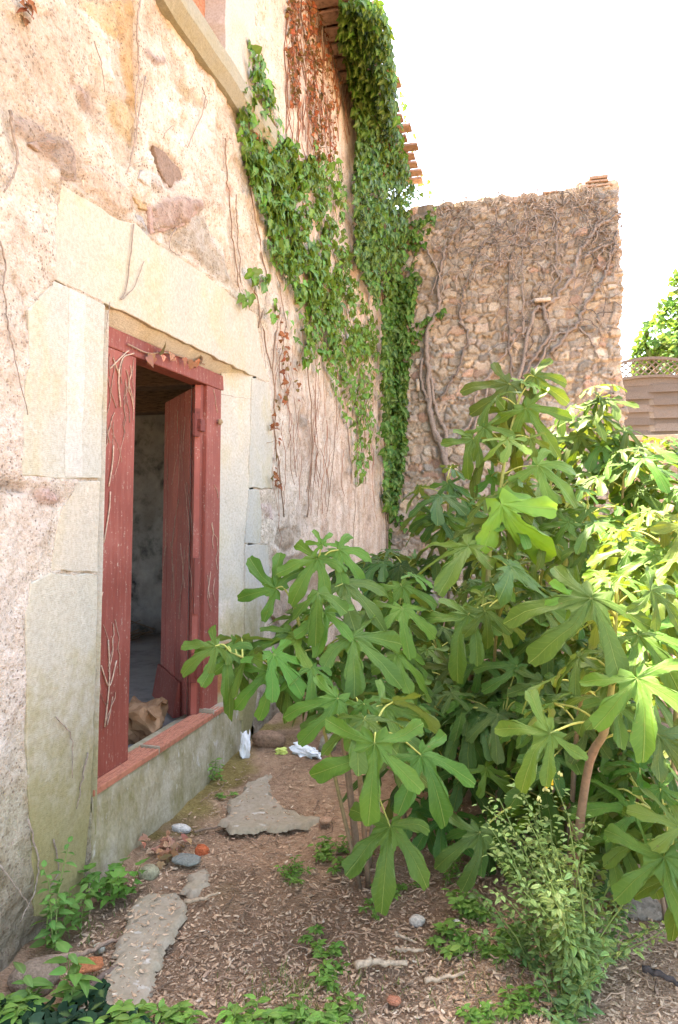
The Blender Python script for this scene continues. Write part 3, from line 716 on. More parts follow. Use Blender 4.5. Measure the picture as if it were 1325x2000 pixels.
# ---- bare creeper on it
vine = empty('bare_creeper', 'leafless grey brown creeper stems spread over the rubble wall', 'creeper')
barkc = (.33, .27, .225)
def vpath(px, r0, r1, off=.07, k=6, jit=.012):
    vb = MB()
    pts = np.array([ony(u, v, YB-off) for u, v in px]); pts = smoothpath(pts, 6)
    pts[1:-1] += RNG.normal(0, jit, (len(pts)-2, 3))*np.array([1, .5, 1]); vb.tube(pts, np.linspace(r0, r1, len(pts)), k, np.array(barkc)*RNG.uniform(.5, .9))
    vb.build('main_stem', M['bark'], vine)
    return pts
TR = [([(885,980),(872,907),(862,867),(847,832),(838,792),(836,717),(832,677),(838,640),(857,600),(856,560),(862,525),(870,490),(877,475),(903,425)],.05,.014),
 ([(880,930),(866,880),(850,845),(842,800),(832,770),(822,740),(826,700)],.04,.02),
 ([(868,900),(872,850),(857,815),(846,770),(842,730)],.035,.02),
 ([(862,782),(880,745),(892,727),(905,690),(915,650),(897,625),(905,580),(912,550),(930,510),(942,480),(965,455),(982,435)],.022,.010),
 ([(1007,800),(990,770),(1000,730),(994,665),(992,600),(997,525),(1007,465),(1020,435),(1032,400)],.018,.010),
 ([(985,800),(1000,760),(1020,720),(1032,650),(1045,610),(1067,595),(1087,580),(1117,540),(1130,500),(1142,480),(1167,445),(1190,430),(1212,416)],.030,.020),
 ([(1060,590),(1067,620),(1075,650),(1050,690),(1032,720),(1020,740)],.026,.02),
 ([(1075,690),(1100,660),(1127,635),(1142,600),(1167,565),(1180,540),(1187,525),(1202,475),(1205,450)],.026,.016),
 ([(1020,760),(1045,720),(1077,667),(1087,655),(1110,640)],.02,.012),
 ([(1087,440),(1088,480),(1086,525),(1092,550),(1078,575)],.018,.014),
 ([(1140,505),(1160,490),(1190,480),(1200,470)],.018,.012),
 ([(972,707),(950,740),(932,767),(926,800),(922,817),(905,850)],.022,.02),
 ([(940,860),(925,840),(945,790),(955,740),(985,690),(1010,660),(1030,640)],.022,.012),
 ([(890,870),(915,845),(960,830),(985,800)],.02,.014),
 ([(1024,660),(1022,600),(1020,560),(1022,500),(1030,440)],.012,.008),
 ([(1130,640),(1150,660),(1170,700)],.014,.010),([(820,470),(840,500),(855,540),(838,580)],.014,.01),([(1170,400),(1165,440),(1150,480)],.012,.008)]
main = [vpath(a, b*1.05, c_*1.05, .075) for a, b, c_ in TR]
vb = MB(); r9 = np.random.default_rng(9)
for k in range(430):
    u0 = r9.uniform(850, 1208); v0 = 385+abs(r9.normal(0, 1))*125
    if u0 < 960 and r9.random() < .35: continue
    if v0 > 700: continue
    L = r9.uniform(.12, .75); ang = r9.normal(1.2, .75); n = int(L/.05)+3; p = ony(u0, v0, YB-r9.uniform(.05, .12)); pts = []
    for q in range(n):
        pts.append(p.copy()); ang += r9.normal(0, .33); p = p+np.array([math.cos(ang), 0, math.sin(ang)])*(L/n); p[1] = YB-.045-.06*abs(math.sin(q*.9+k))
        if p[2] > ZTB+.10 or p[0] > XR+.06: break
    if len(pts) > 2: vb.tube(pts, np.linspace(r9.uniform(.004, .0095), .003, len(pts)), 4, np.array(barkc)*r9.uniform(.4, 1.15), False)
for k in range(46):   # tips sticking out over the top and the right arris
    if k < 26: p = ony(r9.uniform(870, 1200), 388, YB-.03); d = np.array([r9.normal(0, .5), -.2, 1.0])
    else: p = ony(1204, r9.uniform(370, 620), YB); d = np.array([1.0, -.2, r9.normal(0.2, .6)])
    d = nrm(d)*r9.uniform(.04, .12); e = p+d+np.array([r9.normal(0, .03), 0, .05]); vb.tube(smoothpath([p-d*.6, p, p+d*.7, e], 3), r9.uniform(.004, .009), 4, np.array(barkc)*r9.uniform(.6, 1.2), False)
kind(vb.build('twig', M['bark'], vine), 'stuff')

# ================================================================== leaf templates
def orient(mb, T, F, O, A, Nn, S, tint, vein=None, uv=None):
    """place template T (n,3; x along the leaf, z its face) at many origins"""
    A = nrm(A); Nn = nrm(Nn - A*(Nn*A).sum(1, keepdims=True)); B = np.cross(Nn, A)
    N = len(O); n = len(T)
    V = O[:, None] + S[:, None, None]*(T[None, :, :1]*A[:, None]+T[None, :, 1:2]*B[:, None]+T[None, :, 2:3]*Nn[:, None])
    off = (np.arange(N)*n)[:, None, None]
    Fs = []
    for f in F: Fs.append((f[None]+off).reshape(-1, f.shape[1]))
    tt = np.repeat(tint, n, 0); 
    mb.add(V.reshape(-1, 3), Fs, tt, 0.0 if vein is None else np.tile(vein, N), None if uv is None else np.tile(uv, (N, 1)))
def ivy_tpl(kind_=0):
    h = [(0.04, .0), (-.10, .16), (-.06, .34), (.14, .50), (.34, .56), (.36, .33), (.62, .30), (.80, .16), (1.02, 0)] if kind_ == 0 else \
        [(0.05, 0), (-.06, .2), (.08, .44), (.36, .42), (.62, .26), (1.0, 0)] if kind_ == 1 else [(0, 0), (.12, .16), (.35, .25), (.62, .20), (.86, .09), (1.0, 0)]
    h = np.array(h); mids = np.linspace(.05, .98, len(h)); c = np.stack([h[:, 0]*.6+.2*0+mids*.4, 0*h[:, 0]], 1)
    V = []; n = len(h)
    ctr = [(x, 0, 0) for x in np.linspace(.04, 1.0, n)]
    for s in (1, -1):
        V += [(x, s*y, 0) for x, y in h]
    V = np.array(ctr+V, float); V[:, 2] = .30*np.abs(V[:, 1]) - .32*np.clip(V[:, 0], 0, 2)**2*.9 - .25*np.abs(V[:, 1])**2
    F = []
    for k in range(n-1):
        F += [(k, k+1, n+k+1, n+k), (k+1, k, 2*n+k, 2*n+k+1)]
    ve = np.zeros(len(V)); ve[:n] = 1.0
    return V, [np.array(F)], ve
def fig_tpl(seed, rings=7, nl=5):
    rg = np.random.default_rng(seed)
    if nl == 5: th = np.radians([0, 50, -50, 104, -104]); ln = np.array([1.0, .90, .90, .68, .68])
    else: th = np.radians([0, 56, -56]); ln = np.array([1.0, .86, .86])
    th = th+rg.normal(0, .05, len(th)); ln = ln*(1+rg.normal(0, .07, len(th)))
    dl = np.array([0, .02, .045, .07, .095, .12, .142, .163, .182, .199, .214, .226, .235, .242, .248, .256, .270, .30, .35, .41])
    rl = np.array([1, .999, .995, .988, .976, .960, .940, .914, .882, .842, .795, .74, .68, .61, .54, .475, .425, .37, .33, .315])
    dl = dl*rg.uniform(.76, .98)*(1.0 if nl == 5 else 1.25)
    order = np.argsort(th); rows = []
    for idx, kx in enumerate(order):
        ds = np.concatenate([-dl[::-1], dl[1:]])
        lo = -math.pi*.93 if idx == 0 else (th[order[idx-1]]+th[kx])/2
        hi = math.pi*.93 if idx == len(order)-1 else (th[kx]+th[order[idx+1]])/2
        ph = rg.uniform(0, 6)
        for d in ds:
            t = th[kx]+d
            if t < lo or t > hi: continue
            r = np.interp(abs(d), dl, rl)*ln[kx]
            r *= 1+.028*min(1, abs(d)/.08)*math.sin(abs(d)*34+ph+(1.5 if d > 0 else 0))
            if abs(d) > .1: t = th[kx]+d*(1+.14*math.sin(r/ln[kx]*19+ph+(2 if d > 0 else 0))*float(sstep(.42, .6, r/ln[kx])))
            rows.append((t, r, d, kx))
        if idx < len(order)-1: rows.append((hi, .305*min(ln[kx], ln[order[idx+1]])**.5, 9, kx))
    rows = [(-math.pi*.93, .13, 9, order[0]), (-math.pi*.80, .27, 9, order[0])]+[x for x in rows if abs(x[0]) < math.pi*.78]+[(math.pi*.80, .27, 9, order[-1]), (math.pi*.93, .13, 9, order[-1])]
    fr = np.array([.12, .25, .42, .58, .74, .89, 1.0]) if rings == 7 else np.array([.2, .45, .72, 1.0])
    droop = .28+rg.uniform(-.1, .22, len(th)); twist = rg.normal(0, .55, len(th)); curl = rg.normal(0, .13, len(th)); V = [(0, 0, 0)]; ve = [1.0]; uv = [(0, 0)]
    for t, r, d, kx in rows:
        for f in fr:
            R_ = r*f; lat = R_*math.sin(d) if abs(d) < 1 else R_*.3
            w_ = float(sstep(.28, .62, R_)); t2 = t+curl[kx]*w_*R_; z = -droop[kx]*R_**2*1.1 + .24*abs(lat)*w_ + .035*R_ + twist[kx]*lat*R_ + .014*math.sin(9*R_+t*7+seed) + .022*math.sin(R_*13+t*9+seed)*f
            V.append((R_*math.cos(t2), R_*math.sin(t2), z)); ve.append(1.0 if abs(d) < 1e-6 else 0.0)
            uv.append((R_*math.cos(d) if abs(d) < 1 else 9, R_*math.sin(d) if abs(d) < 1 else 0))
    n = len(rows); m_ = len(fr); Q = []; Tt = []
    for i in range(n-1):
        Tt.append((0, 1+i*m_, 1+(i+1)*m_))
        for j in range(m_-1): Q.append((1+i*m_+j, 1+i*m_+j+1, 1+(i+1)*m_+j+1, 1+(i+1)*m_+j))
    return np.array(V), [np.array(Q), np.array(Tt)], np.array(ve), np.array(uv)
FIGT = [fig_tpl(s) for s in range(9)]+[fig_tpl(50+s, 7, 3) for s in range(2)]
FIGL = [fig_tpl(100+s, 4) for s in range(6)]+[fig_tpl(150, 4, 3)]
IVYT = [ivy_tpl(0), ivy_tpl(1), ivy_tpl(0)]
OVAL = ivy_tpl(2)

# ================================================================== CREEPERS on the house
def scatter_px(poly, n, rg):
    p = np.array(poly); lo = p.min(0); hi = p.max(0); out = np.zeros((0, 2))
    while len(out) < n:
        q = rg.uniform(lo, hi, (n*2, 2)); out = np.vstack([out, q[inpoly(q[:, 0], q[:, 1], poly)]])
    return out[:n]
def ivy_leaves(mb, pts, nor, size, rg, col, tpls=IVYT, spread=.45, down=1.0):
    N = len(pts); 
    A = np.array([0, 0, -1.0])*down + rg.normal(0, spread, (N, 3)) + nor*.25
    Nn = nor + rg.normal(0, .38, (N, 3)) + np.array([0, 0, .35])
    ty = rg.integers(0, len(tpls), N); S = size*rg.uniform(.6, 1.3, N)
    tint = np.array(col)*rg.uniform(.65, 1.45, (N, 1))*(1+rg.normal(0, .10, (N, 3)))
    for t in range(len(tpls)):
        k = ty == t
        if k.any(): orient(mb, tpls[t][0], tpls[t][1], pts[k], A[k], Nn[k], S[k], np.clip(tint[k], .01, .9), tpls[t][2])
NX = np.array([1.0, 0, 0])
def wallpts(px, offs): return np.array([onx(u, v, o) for (u, v), o in zip(px, offs)])
rg = np.random.default_rng(21)
GA = (.085, .185, .030)
iv = empty('green_creeper', 'dense green creeper sweeping diagonally across the pale plaster wall', 'creeper')
mb = MB()
A_dense = [(560,270),(600,290),(640,340),(668,400),(672,470),(690,500),(700,560),(742,640),(744,690),(730,705),(700,690),(670,700),(650,680),(640,640),(605,600),(600,560),(575,520),(560,470),(545,430),(530,390),(505,350),(500,300),(540,290)]
px = scatter_px(A_dense, 3300, rg); px = px[fbm(px[:, 0]/13, px[:, 1]/34-px[:, 0]/50, 3, 6) > .425]; ivy_leaves(mb, wallpts(px, rg.uniform(.01, .085, len(px))), np.tile(NX, (len(px), 1)), .068, rg, GA)
for poly, n in (([(470,205),(500,180),(530,240),(560,280),(560,330),(500,340),(480,290),(472,250)], 130), ([(490,100),(508,95),(520,130),(540,210),(520,200),(500,140)], 44),
                ([(470,165),(500,150),(505,180),(475,190)], 12), ([(480,300),(505,310),(540,400),(560,480),(545,500),(520,430),(495,370)], 95), ([(490,520),(525,530),(530,560),(500,560)], 22), ([(525,470),(560,470),(600,560),(590,600),(560,540)], 110),
                ([(530,580),(545,580),(540,620),(527,620)], 10), ([(592,600),(640,620),(650,690),(620,690),(595,720)], 90), ([(670,640),(740,650),(735,720),(728,800),(722,900),(714,945),(695,945),(690,870),(688,790),(672,740),(640,710)], 420),
                ([(600,255),(650,330),(680,390),(680,410),(640,340)], 40), ([(468,570),(490,568),(488,590),(470,590)], 8), ([(640,300),(660,380),(684,410),(660,300)], 24)):
    px = scatter_px(poly, n, rg); ivy_leaves(mb, wallpts(px, rg.uniform(.01, .09, len(px))), np.tile(NX, (len(px), 1)), .066, rg, np.array(GA)*1.15)
for k in range(74):      # trailing strands
    a0 = [(475,180),(490,110),(500,250),(480,300),(520,380),(545,450),(590,600),(620,660),(660,690),(690,720),(720,700),(600,560),(560,290),(640,330),(505,330),(700,760)][k % 16]
    u_, v_ = a0[0]+rg.normal(0, 14), a0[1]+rg.normal(0, 16); q_ = []
    for s_ in range(rg.integers(5, 16)): q_.append((u_, v_)); v_ += rg.uniform(7, 14); u_ += rg.normal(3.2, 2.5)
    q_ = np.array(q_); o_ = rg.uniform(.015, .05, len(q_)); W_ = wallpts(q_, o_); ivy_leaves(mb, W_, np.tile(NX, (len(q_), 1)), .060, rg, np.array(GA)*1.25)
mb.build('foliage', M['ivy'], iv)
mb = MB()
for a in ([(505,640),(520,560),(500,430),(480,300),(470,200)],[(560,640),(540,520),(520,380),(490,250),(500,150),(490,90)],[(640,700),(600,560),(570,400),(540,260),(510,130)],[(715,945),(705,850),(700,700),(640,450),(600,290)],[(470,590),(455,460),(445,360),(440,270)],[(478,590),(465,470),(462,380)],[(530,720),(505,600),(490,540)],[(555,1010),(540,860),(535,700),(548,600)],[(600,1010),(610,860),(600,700)],[(690,1080),(695,950),(700,800)],[(640,1000),(655,850),(660,720)]):
    pts = smoothpath([onx(u, v, .012) for u, v in a], 7); pts[1:-1] += rg.normal(0, .012, (len(pts)-2, 3))*np.array([.2, 1, 1]); mb.tube(pts, rg.uniform(.003, .006), 5, (.26, .17, .115)); mb.build('stem', M['bark'], iv); mb = MB()

ec = empty('eaves_creeper', 'curtain of dark green creeper hanging from the tiled eaves down the corner', 'creeper')
mb = MB(); GB = (.060, .140, .022)
E1 = [(662,0),(742,0),(762,60),(768,120),(774,210),(788,290),(808,360),(832,388),(850,395),(832,430),(812,450),(806,500),(786,540),(770,590),(752,560),(738,480),(742,560),(736,600),(720,560),(695,500),(696,400),(690,340),(700,270),(688,190),(678,130),(664,60)]
px = scatter_px(E1, 4300, rg)
# how far the curtain stands off the wall: from the wall on its left to the eaves on its right
tt = np.clip((px[:, 0]-np.interp(px[:, 1], [0, 200, 300, 400, 500, 600], [660, 690, 698, 695, 700, 735]))/np.interp(px[:, 1], [0, 200, 400, 600], [90, 100, 150, 60]), 0, 1)
off = .05+tt*.36*np.clip((640-px[:, 1])/240, .15, 1)+rg.uniform(-.03, .10, len(px)); off = np.maximum(np.clip(off, .02, .6), 1.75-(1005-px[:, 0])*.968/np.maximum(985-px[:, 1], 50)*4.50+rg.uniform(0, .1, len(px)))
pts = wallpts(px, off); k = pts[:, 1] < YB-.02; pts = pts[k]
ivy_leaves(mb, pts, np.tile(nrm(np.array([1, -.35, .1])), (len(pts), 1)), .080, rg, GB)
E2 = [(752,560),(800,540),(812,560),(800,640),(802,700),(792,760),(796,860),(790,900),(780,960),(770,1010),(758,1010),(750,960),(752,840),(748,700)]
px = scatter_px(E2, 1250, rg); off = rg.uniform(.02, .16, len(px)); pts = wallpts(px, off); bad = pts[:, 1] > YB-.04
pts[bad] = np.array([ony(u, v, YB-.03-rg.uniform(0, .14)) for u, v in px[bad]]) if bad.any() else pts[bad]
ivy_leaves(mb, pts, np.tile(nrm(np.array([.6, -.8, .1])), (len(pts), 1)), .092, rg, GB)
for poly, n in (([(800,440),(850,400),(856,420),(830,470),(826,500),(806,520)], 60), ([(796,520),(826,530),(822,550),(800,560)], 20), ([(790,640),(830,620),(870,600),(868,612),(830,650),(812,690),(795,690)], 46), ([(752,1010),(768,1010),(762,1085),(754,1085)], 26), ([(770,1000),(795,1010),(790,1040),(768,1030)], 10)):
    px = scatter_px(poly, n, rg); pts = np.array([ony(u, v, YB-.03-rg.uniform(0, .1)) for u, v in px]); ivy_leaves(mb, pts, np.tile(np.array([0, -1., 0]), (len(px), 1)), .085, rg, GB)
px = np.array([(u, v) for u, v in zip(rg.uniform(745, 845, 60), rg.uniform(0, 1, 60))]); px[:, 1] = np.interp(px[:, 0], [745, 790, 820, 845], [20, 220, 350, 385])+rg.normal(0, 12, 60)
ivy_leaves(mb, wallpts(px, rg.uniform(.36, .46, 60)), np.tile(nrm(np.array([.6, -.2, .6])), (60, 1)), .09, rg, (.10, .20, .03))
mb.build('foliage', M['ivy'], ec)
mb = MB()
for a in ([(756,1085),(752,900),(756,700),(745,560),(720,400),(700,200)],[(770,1000),(762,820),(775,600),(800,470)],[(757,1090),(760,950),(770,760)]):
    pts = smoothpath([onx(u, v, .03) for u, v in a], 7); mb.tube(pts[pts[:, 1] < YB-.02], .008, 5, (.2, .14, .1)); mb.build('stem', M['bark'], ec); mb = MB()

dc = empty('dead_creeper', 'withered red brown creeper clinging to the plaster under the eaves', 'creeper')
mb = MB(); DB = (.235, .085, .040)
for poly, n in (([(562,0),(580,0),(590,120),(585,210),(570,210),(560,100)], 230), ([(588,0),(632,0),(628,120),(640,260),(620,320),(612,240),(600,200),(596,100)], 430), ([(632,60),(662,60),(668,180),(655,250),(660,320),(640,320),(640,200)], 170), ([(648,0),(668,0),(672,60),(652,60)], 40),
                ([(600,200),(622,240),(628,330),(618,330)], 50), ([(536,610),(560,640),(575,720),(560,780),(545,700)], 34), ([(530,830),(550,760),(545,900),(548,980),(532,940)], 30), ([(535,780),(565,770),(560,800),(540,800)], 12), ([(40,5),(62,0),(66,28),(45,36)], 9), ([(575,690),(600,730),(590,790),(570,760)], 8), ([(660,310),(672,310),(665,520),(655,480)], 14), ([(500,230),(512,260),(505,280),(498,260)], 5)):
    px = scatter_px(poly, n, rg); ivy_leaves(mb, wallpts(px, rg.uniform(.004, .05, len(px))), np.tile(NX, (len(px), 1)), .042 if n > 30 else .038, rg, DB, spread=.8, down=.7)
mb.build('foliage', M['dead'], dc)
mb = MB()
for k in range(60):
    u0 = rg.uniform(560, 690); v0 = rg.uniform(-60, 120); pts = []; u_, v_ = u0, v0
    for q in range(rg.integers(6, 13)): pts.append(onx(u_, v_, .012)); v_ += rg.uniform(22, 36); u_ += rg.normal(1, 4)
    mb.tube(pts, rg.uniform(.0025, .006), 4, np.array((.24, .12, .075))*rg.uniform(.7, 1.3), False)
for k in range(70):
    u0 = rg.uniform(530, 745); v0 = rg.uniform(600, 900); pts = []; u_, v_ = u0, v0
    for q in range(rg.integers(4, 11)): pts.append(onx(u_, v_, .010)); v_ += rg.uniform(14, 26); u_ += rg.normal(0, 3)
    mb.tube(pts, rg.uniform(.0015, .0035), 3, np.array((.30, .14, .085))*rg.uniform(.7, 1.3), False)
kind(mb.build('stem', M['bark'], dc), 'stuff')
ds = empty('dry_creeper', 'thin dry creeper stems stuck to the plaster and lintel around the door', 'creeper')
# old stems on the plaster left of and above the door, and on the frame
mb = MB()
OS = [([(275,0),(268,50),(272,130),(265,200),(268,260),(256,310)],.009),([(285,150),(272,220),(262,280),(250,335)],.006),([(402,190),(398,215),(385,245),(366,288)],.008),([(395,170),(404,195),(402,212)],.006),([(20,215),(24,250),(34,310),(22,350),(8,375)],.011),
 ([(0,470),(12,520),(8,560),(18,640),(30,700),(55,810)],.006),([(262,438),(255,500),(248,560),(237,585),(262,560),(282,510)],.006),([(345,445),(335,460),(332,485),(352,500)],.007),([(185,80),(200,130),(205,180)],.005),([(320,270),(325,258),(338,245)],.005),([(245,340),(260,320),(300,310)],.004),
 ([(520,720),(510,640),(500,560)],.004),([(540,690),(548,760),(545,840)],.004),([(110,1400),(140,1440),(142,1520)],.005),([(172,1470),(160,1530),(150,1580)],.006),([(55,1600),(75,1680),(68,1740),(40,1800)],.007),([(105,1640),(115,1700),(95,1740)],.006),([(0,1690),(30,1730),(60,1770)],.006),
 ([(432,770),(460,775),(495,780)],.003),([(215,590),(208,640),(211,660)],.003)]
for a, r_ in OS:
    pts = smoothpath([onx(u, v, .016) for u, v in a], 6); pts[1:-1] += rg.normal(0, .0018, (len(pts)-2, 3)); mb.tube(pts, np.linspace(r_*.6, r_*.3, len(pts)), 5, np.array((.34, .27, .215))*rg.uniform(.75, 1.15)); mb.build('stem', M['bark'], ds); mb = MB()
mb = MB()
XF2 = XF+.003; dt = empty('dead_tendrils', 'pale dead creeper tendrils stuck to the red door and its frame', 'creeper')
for k in range(34):
    u0, v0 = (rg.uniform(210, 262), rg.uniform(690, 860)) if k < 17 else ((rg.uniform(190, 232), rg.uniform(1120, 1400)) if k < 27 else (rg.uniform(400, 424), rg.uniform(760, 1150)))
    pts = []; du = rg.normal(0, 2.2)
    for q in range(rg.integers(4, 9)): pts.append(onx(u0, v0, XF2)); v0 += rg.uniform(9, 22); u0 += du+rg.normal(0, 2.6)
    lim = (2.66, 3.01) if k < 27 else (3.845, 4.03)
    pts = [p for p in pts if lim[0] < p[1] < lim[1]]
    if len(pts) > 2: mb.tube(pts, rg.uniform(.0012, .0034), 4, np.array((.46, .30, .22))*rg.uniform(.6, 1.15), False); mb.build('tendril', M['bark'], dt); mb = MB()
for a in ([(236,795),(232,740),(240,700),(262,690)],[(222,700),(234,735),(232,720)],[(215,720),(245,690),(252,685)],[(213,950),(220,905),(222,870)],[(203,1060),(213,1000),(216,960)],[(205,1420),(214,1330),(212,1250)],[(198,1300),(214,1340),(228,1290)]):
    mb.tube(smoothpath([onx(u, v, XF2+.002) for u, v in a], 5), .0036, 5, (.52, .38, .28)); mb.build('tendril', M['bark'], dt); mb = MB()
for k in range(20):     # on the leaf
    a0 = rg.uniform(.03, .7); z0 = rg.uniform(1.2, 2.25); pts = []; da = rg.normal(0, .012)
    for q in range(rg.integers(4, 9)): pts.append(H+dv*a0+dn*.004+np.array([0, 0, z0])); z0 -= rg.uniform(.03, .06); a0 = min(.76, max(.02, a0+da+rg.normal(0, .008)))
    mb.tube(pts, rg.uniform(.0012, .0028), 4, np.array((.42, .30, .24))*rg.uniform(.7, 1.2), False); mb.build('tendril', M['bark'], dt); mb = MB()
mb = MB(); px = np.array([(288,696),(300,697),(312,690),(318,694),(335,690),(342,697),(360,699),(378,706),(385,703),(392,709),(296,690)]); pts = wallpts(px, np.full(len(px), XF+.03))
ivy_leaves(mb, pts, np.tile(NX, (len(px), 1)), .062, rg, (.40, .20, .125), spread=.8)
mb.tube(smoothpath([onx(u, v, XF+.015) for u, v in ((250,672),(290,690),(330,690),(400,712))], 5), .004, 5, (.42, .3, .22))
tag(mb.build('dry_leaf_spray', M['dead']), 'withered pinkish leaves caught under the lintel above the door', 'dead leaves')
mb = MB(); p = onx(428, 826, XF+.012)
sp_ = [(p + np.array([.006+.004*t, math.cos(t*5)*.016*(1-t*.55), math.sin(t*5)*.016*(1-t*.55)])) for t in np.linspace(0, 1.6, 24)]
mb.tube(sp_, np.linspace(.015, .004, 24), 8, (.30, .2, .11)); tag(mb.build('snail_shell', M['tint']), 'small brown snail shell stuck to the right door post', 'snail')
M['figstem'] = m_tint('fig_stem', .7, 50, .25, .002, .3)
# ================================================================== BEYOND: garden wall, fence, tree, aerial
YG = 12.0
zg = ony(1270, 853, YG)[2]
gw = empty('garden_wall', 'low rubble garden wall with a cement cap below the slatted fence', 'stone wall')
S, Zz, h, c = rubble_panel(7.0, zg-.06, .035, 17, lambda S: zg-.06+0*S, 0, .14, .26, tone=lambda S, Z, c: c*1.05)
ns, nz = S.shape; i = np.arange(ns-1)[:, None]*nz; j = np.arange(nz-1)[None]
mb = MB(); mb.add(np.stack([S+XR-.3, YG-h, Zz], -1).reshape(-1, 3), np.stack([i+j, i+nz+j, i+nz+j+1, i+j+1], -1).reshape(-1, 4), c.reshape(-1, 3)); mb.build('masonry', M['rubble'], gw)
mb = MB(); mb.box((XR+3.2, YG+.14, zg-.02), (7.0, .42, .09)); bev(mb.build('wall_cap', M['slab'], gw, False), .012)
mb = MB(); mb.box((XR+3.2, YG+.2, zg/2-.1), (7.0, .2, zg-.1), (.4, .3, .2)); mb.build('wall_core', M['rubble'], gw, False)
fx = ony(1272, 790, YG+.12)[0]; ft = ony(1272, 735, YG+.12)[2]; fa = ony(1272, 701, YG+.12)[2]; fw = 1.9
M['wood'] = m_flat('fence_wood', (.16, .135, .115), .9, 22, .5, .006, .15, (8, 1, 8))
M['fslat'] = m_tint('fence_slat', .9, 18, .5, .006, .15, (8, 1, 8))
fence = empty('lap_fence_panel', 'brown slatted wooden fence panel with an arched lattice top', 'fence')
x0, x1 = fx-fw/2, fx+fw/2
def arch(x, hgt, base): return base + hgt*(1-((x-fx)/(fw/2))**2)
zb_ = zg+.03; nsl = 8; zedge = ft-.15
rf_ = np.random.default_rng(8)
for k in range(nsl):
    za = zb_-.03+(zedge-zb_+.03)*k/nsl; hh = (zedge-zb_+.03)/nsl
    mb = MB()
    xs = np.linspace(x0+.05, x1-.05, 24); off = .016*np.sign(np.sin((xs-x0)*math.pi/.475+math.pi*k))*np.abs(np.sin((xs-x0)*math.pi/.475))**.4
    V = np.concatenate([[(x, YG+.105+o-.022, za-.014), (x, YG+.105+o+.004, za+hh+.008), (x, YG+.105+o+.012, za+hh+.008), (x, YG+.105+o-.008, za-.014)] for x, o in zip(xs, off)])
    F = [[4*i+q, 4*i+(q+1) % 4, 4*(i+1)+(q+1) % 4, 4*(i+1)+q] for i in range(23) for q in range(4)]
    mb.add(V, F, np.array((.15, .125, .105))*rf_.uniform(.72, 1.25)); mb.build('slat', M['fslat'], fence, False)
mb = MB()
xs = np.linspace(x0+.05, x1-.05, 24); V = []
for x in xs: V += [(x, YG+.115, zedge), (x, YG+.115, max(zedge+.004, arch(x, .13, zedge))), (x, YG+.13, max(zedge+.004, arch(x, .13, zedge))), (x, YG+.13, zedge)]
mb.add(np.array(V), [[4*i+q, 4*i+(q+1) % 4, 4*(i+1)+(q+1) % 4, 4*(i+1)+q] for i in range(23) for q in range(4)]); mb.build('slat', M['wood'], fence, False)
for x in (x0, x1):
    mb = MB(); rbox(mb, x-.03, x+.03, YG+.09, YG+.15, zb_-.02, fa-.12); mb.build('side_rail', M['wood'], fence, False)
for b_, h_ in ((zedge+.0, .14), (fa-.26, .26)):
    mb = MB(); xs = np.linspace(x0, x1, 20); pts = [(x, YG+.10, arch(x, h_, b_ if h_ < .2 else fa-.26)+.01) for x in xs]
    V = []
    for x, y, z in pts: V += [(x, y-.025, z-.022), (x, y-.025, z+.022), (x, y+.03, z+.022), (x, y+.03, z-.022)]
    mb.add(np.array(V), [[4*i+q, 4*i+(q+1) % 4, 4*(i+1)+(q+1) % 4, 4*(i+1)+q] for i in range(19) for q in range(4)]); mb.build('arched_rail', M['wood'], fence, False)
mb = MB()
for s in (-1, 1):
    for k in range(34):
        xa = x0-1+k*.115; seg = []
        for q in np.linspace(0, 1.2, 60):
            x = xa+q if s > 0 else xa+1.2-q; z = zedge+q*.9
            if x0+.02 < x < x1-.02 and arch(x, .14, zedge) < z < arch(x, .26, fa-.26): seg.append((x, YG+.105+.008*s, z))
        if len(seg) > 2: mb.tube([seg[0], seg[-1]], .011, 4, caps=False)
mb.build('lattice', M['wood'], fence, False)
for k in (1, 2, 3):
    mb = MB(); x = x0+fw*k/4; rbox(mb, x-.02, x+.02, YG+.128, YG+.145, zb_, zedge); mb.build('batten', M['wood'], fence, False)

rt_ = np.random.default_rng(31)
def tree(label, trunkpx, d, blobs, n, size, col):
    t = empty('leafy_tree', label, 'tree'); base = P(trunkpx[0], trunkpx[1], d); base[2] = 0
    mb = MB(); tops = []
    cs = [(P(u, v, d+dd), r_) for u, v, dd, r_ in blobs]
    cen = np.mean([c_ for c_, _ in cs], 0)
    fork = base*.4+cen*.6; fork[2] = cen[2]*.62
    mb.tube(smoothpath([base, base*.7+fork*.3+np.array([.1, 0, 0]), fork], 5), np.linspace(.16, .09, 11), 8, (.2, .15, .11))
    for c_, r_ in cs: mb.tube(smoothpath([fork, (fork+c_)/2+np.array([0, 0, .15]), c_], 4), np.linspace(.06, .015, 9), 6, (.2, .15, .11))
    mb.build('trunk', M['bark'], t)
    mb = MB()
    for c_, r_ in cs:
        m_ = int(n*r_**2); d_ = nrm(rt_.normal(0, 1, (m_, 3))); rad = r_*(.35+.65*rt_.random(m_)**.5)*(1+.35*(fbm(d_[:, 0]*3+c_[0], d_[:, 2]*3+d_[:, 1]*2, 3, 4)-.5)*2)
        p = c_+d_*rad[:, None]*np.array([1, 1, .85]); k = fbm(p[:, 0]*3.2, p[:, 2]*3.2+p[:, 1], 2, 9) > .40; p = p[k]; d_ = d_[k]; m_ = len(p)
        A = d_+rt_.normal(0, .6, (m_, 3))+np.array([0, 0, -.4]); N_ = d_*.5+rt_.normal(0, .5, (m_, 3))+np.array([0, 0, .8])
        orient(mb, IVYT[0][0], IVYT[0][1], p, A, N_, size*rt_.uniform(.6, 1.3, m_), np.array(col)*rt_.uniform(.7, 1.4, (m_, 1)), IVYT[0][2])
    mb.build('crown', M['tree'], t)
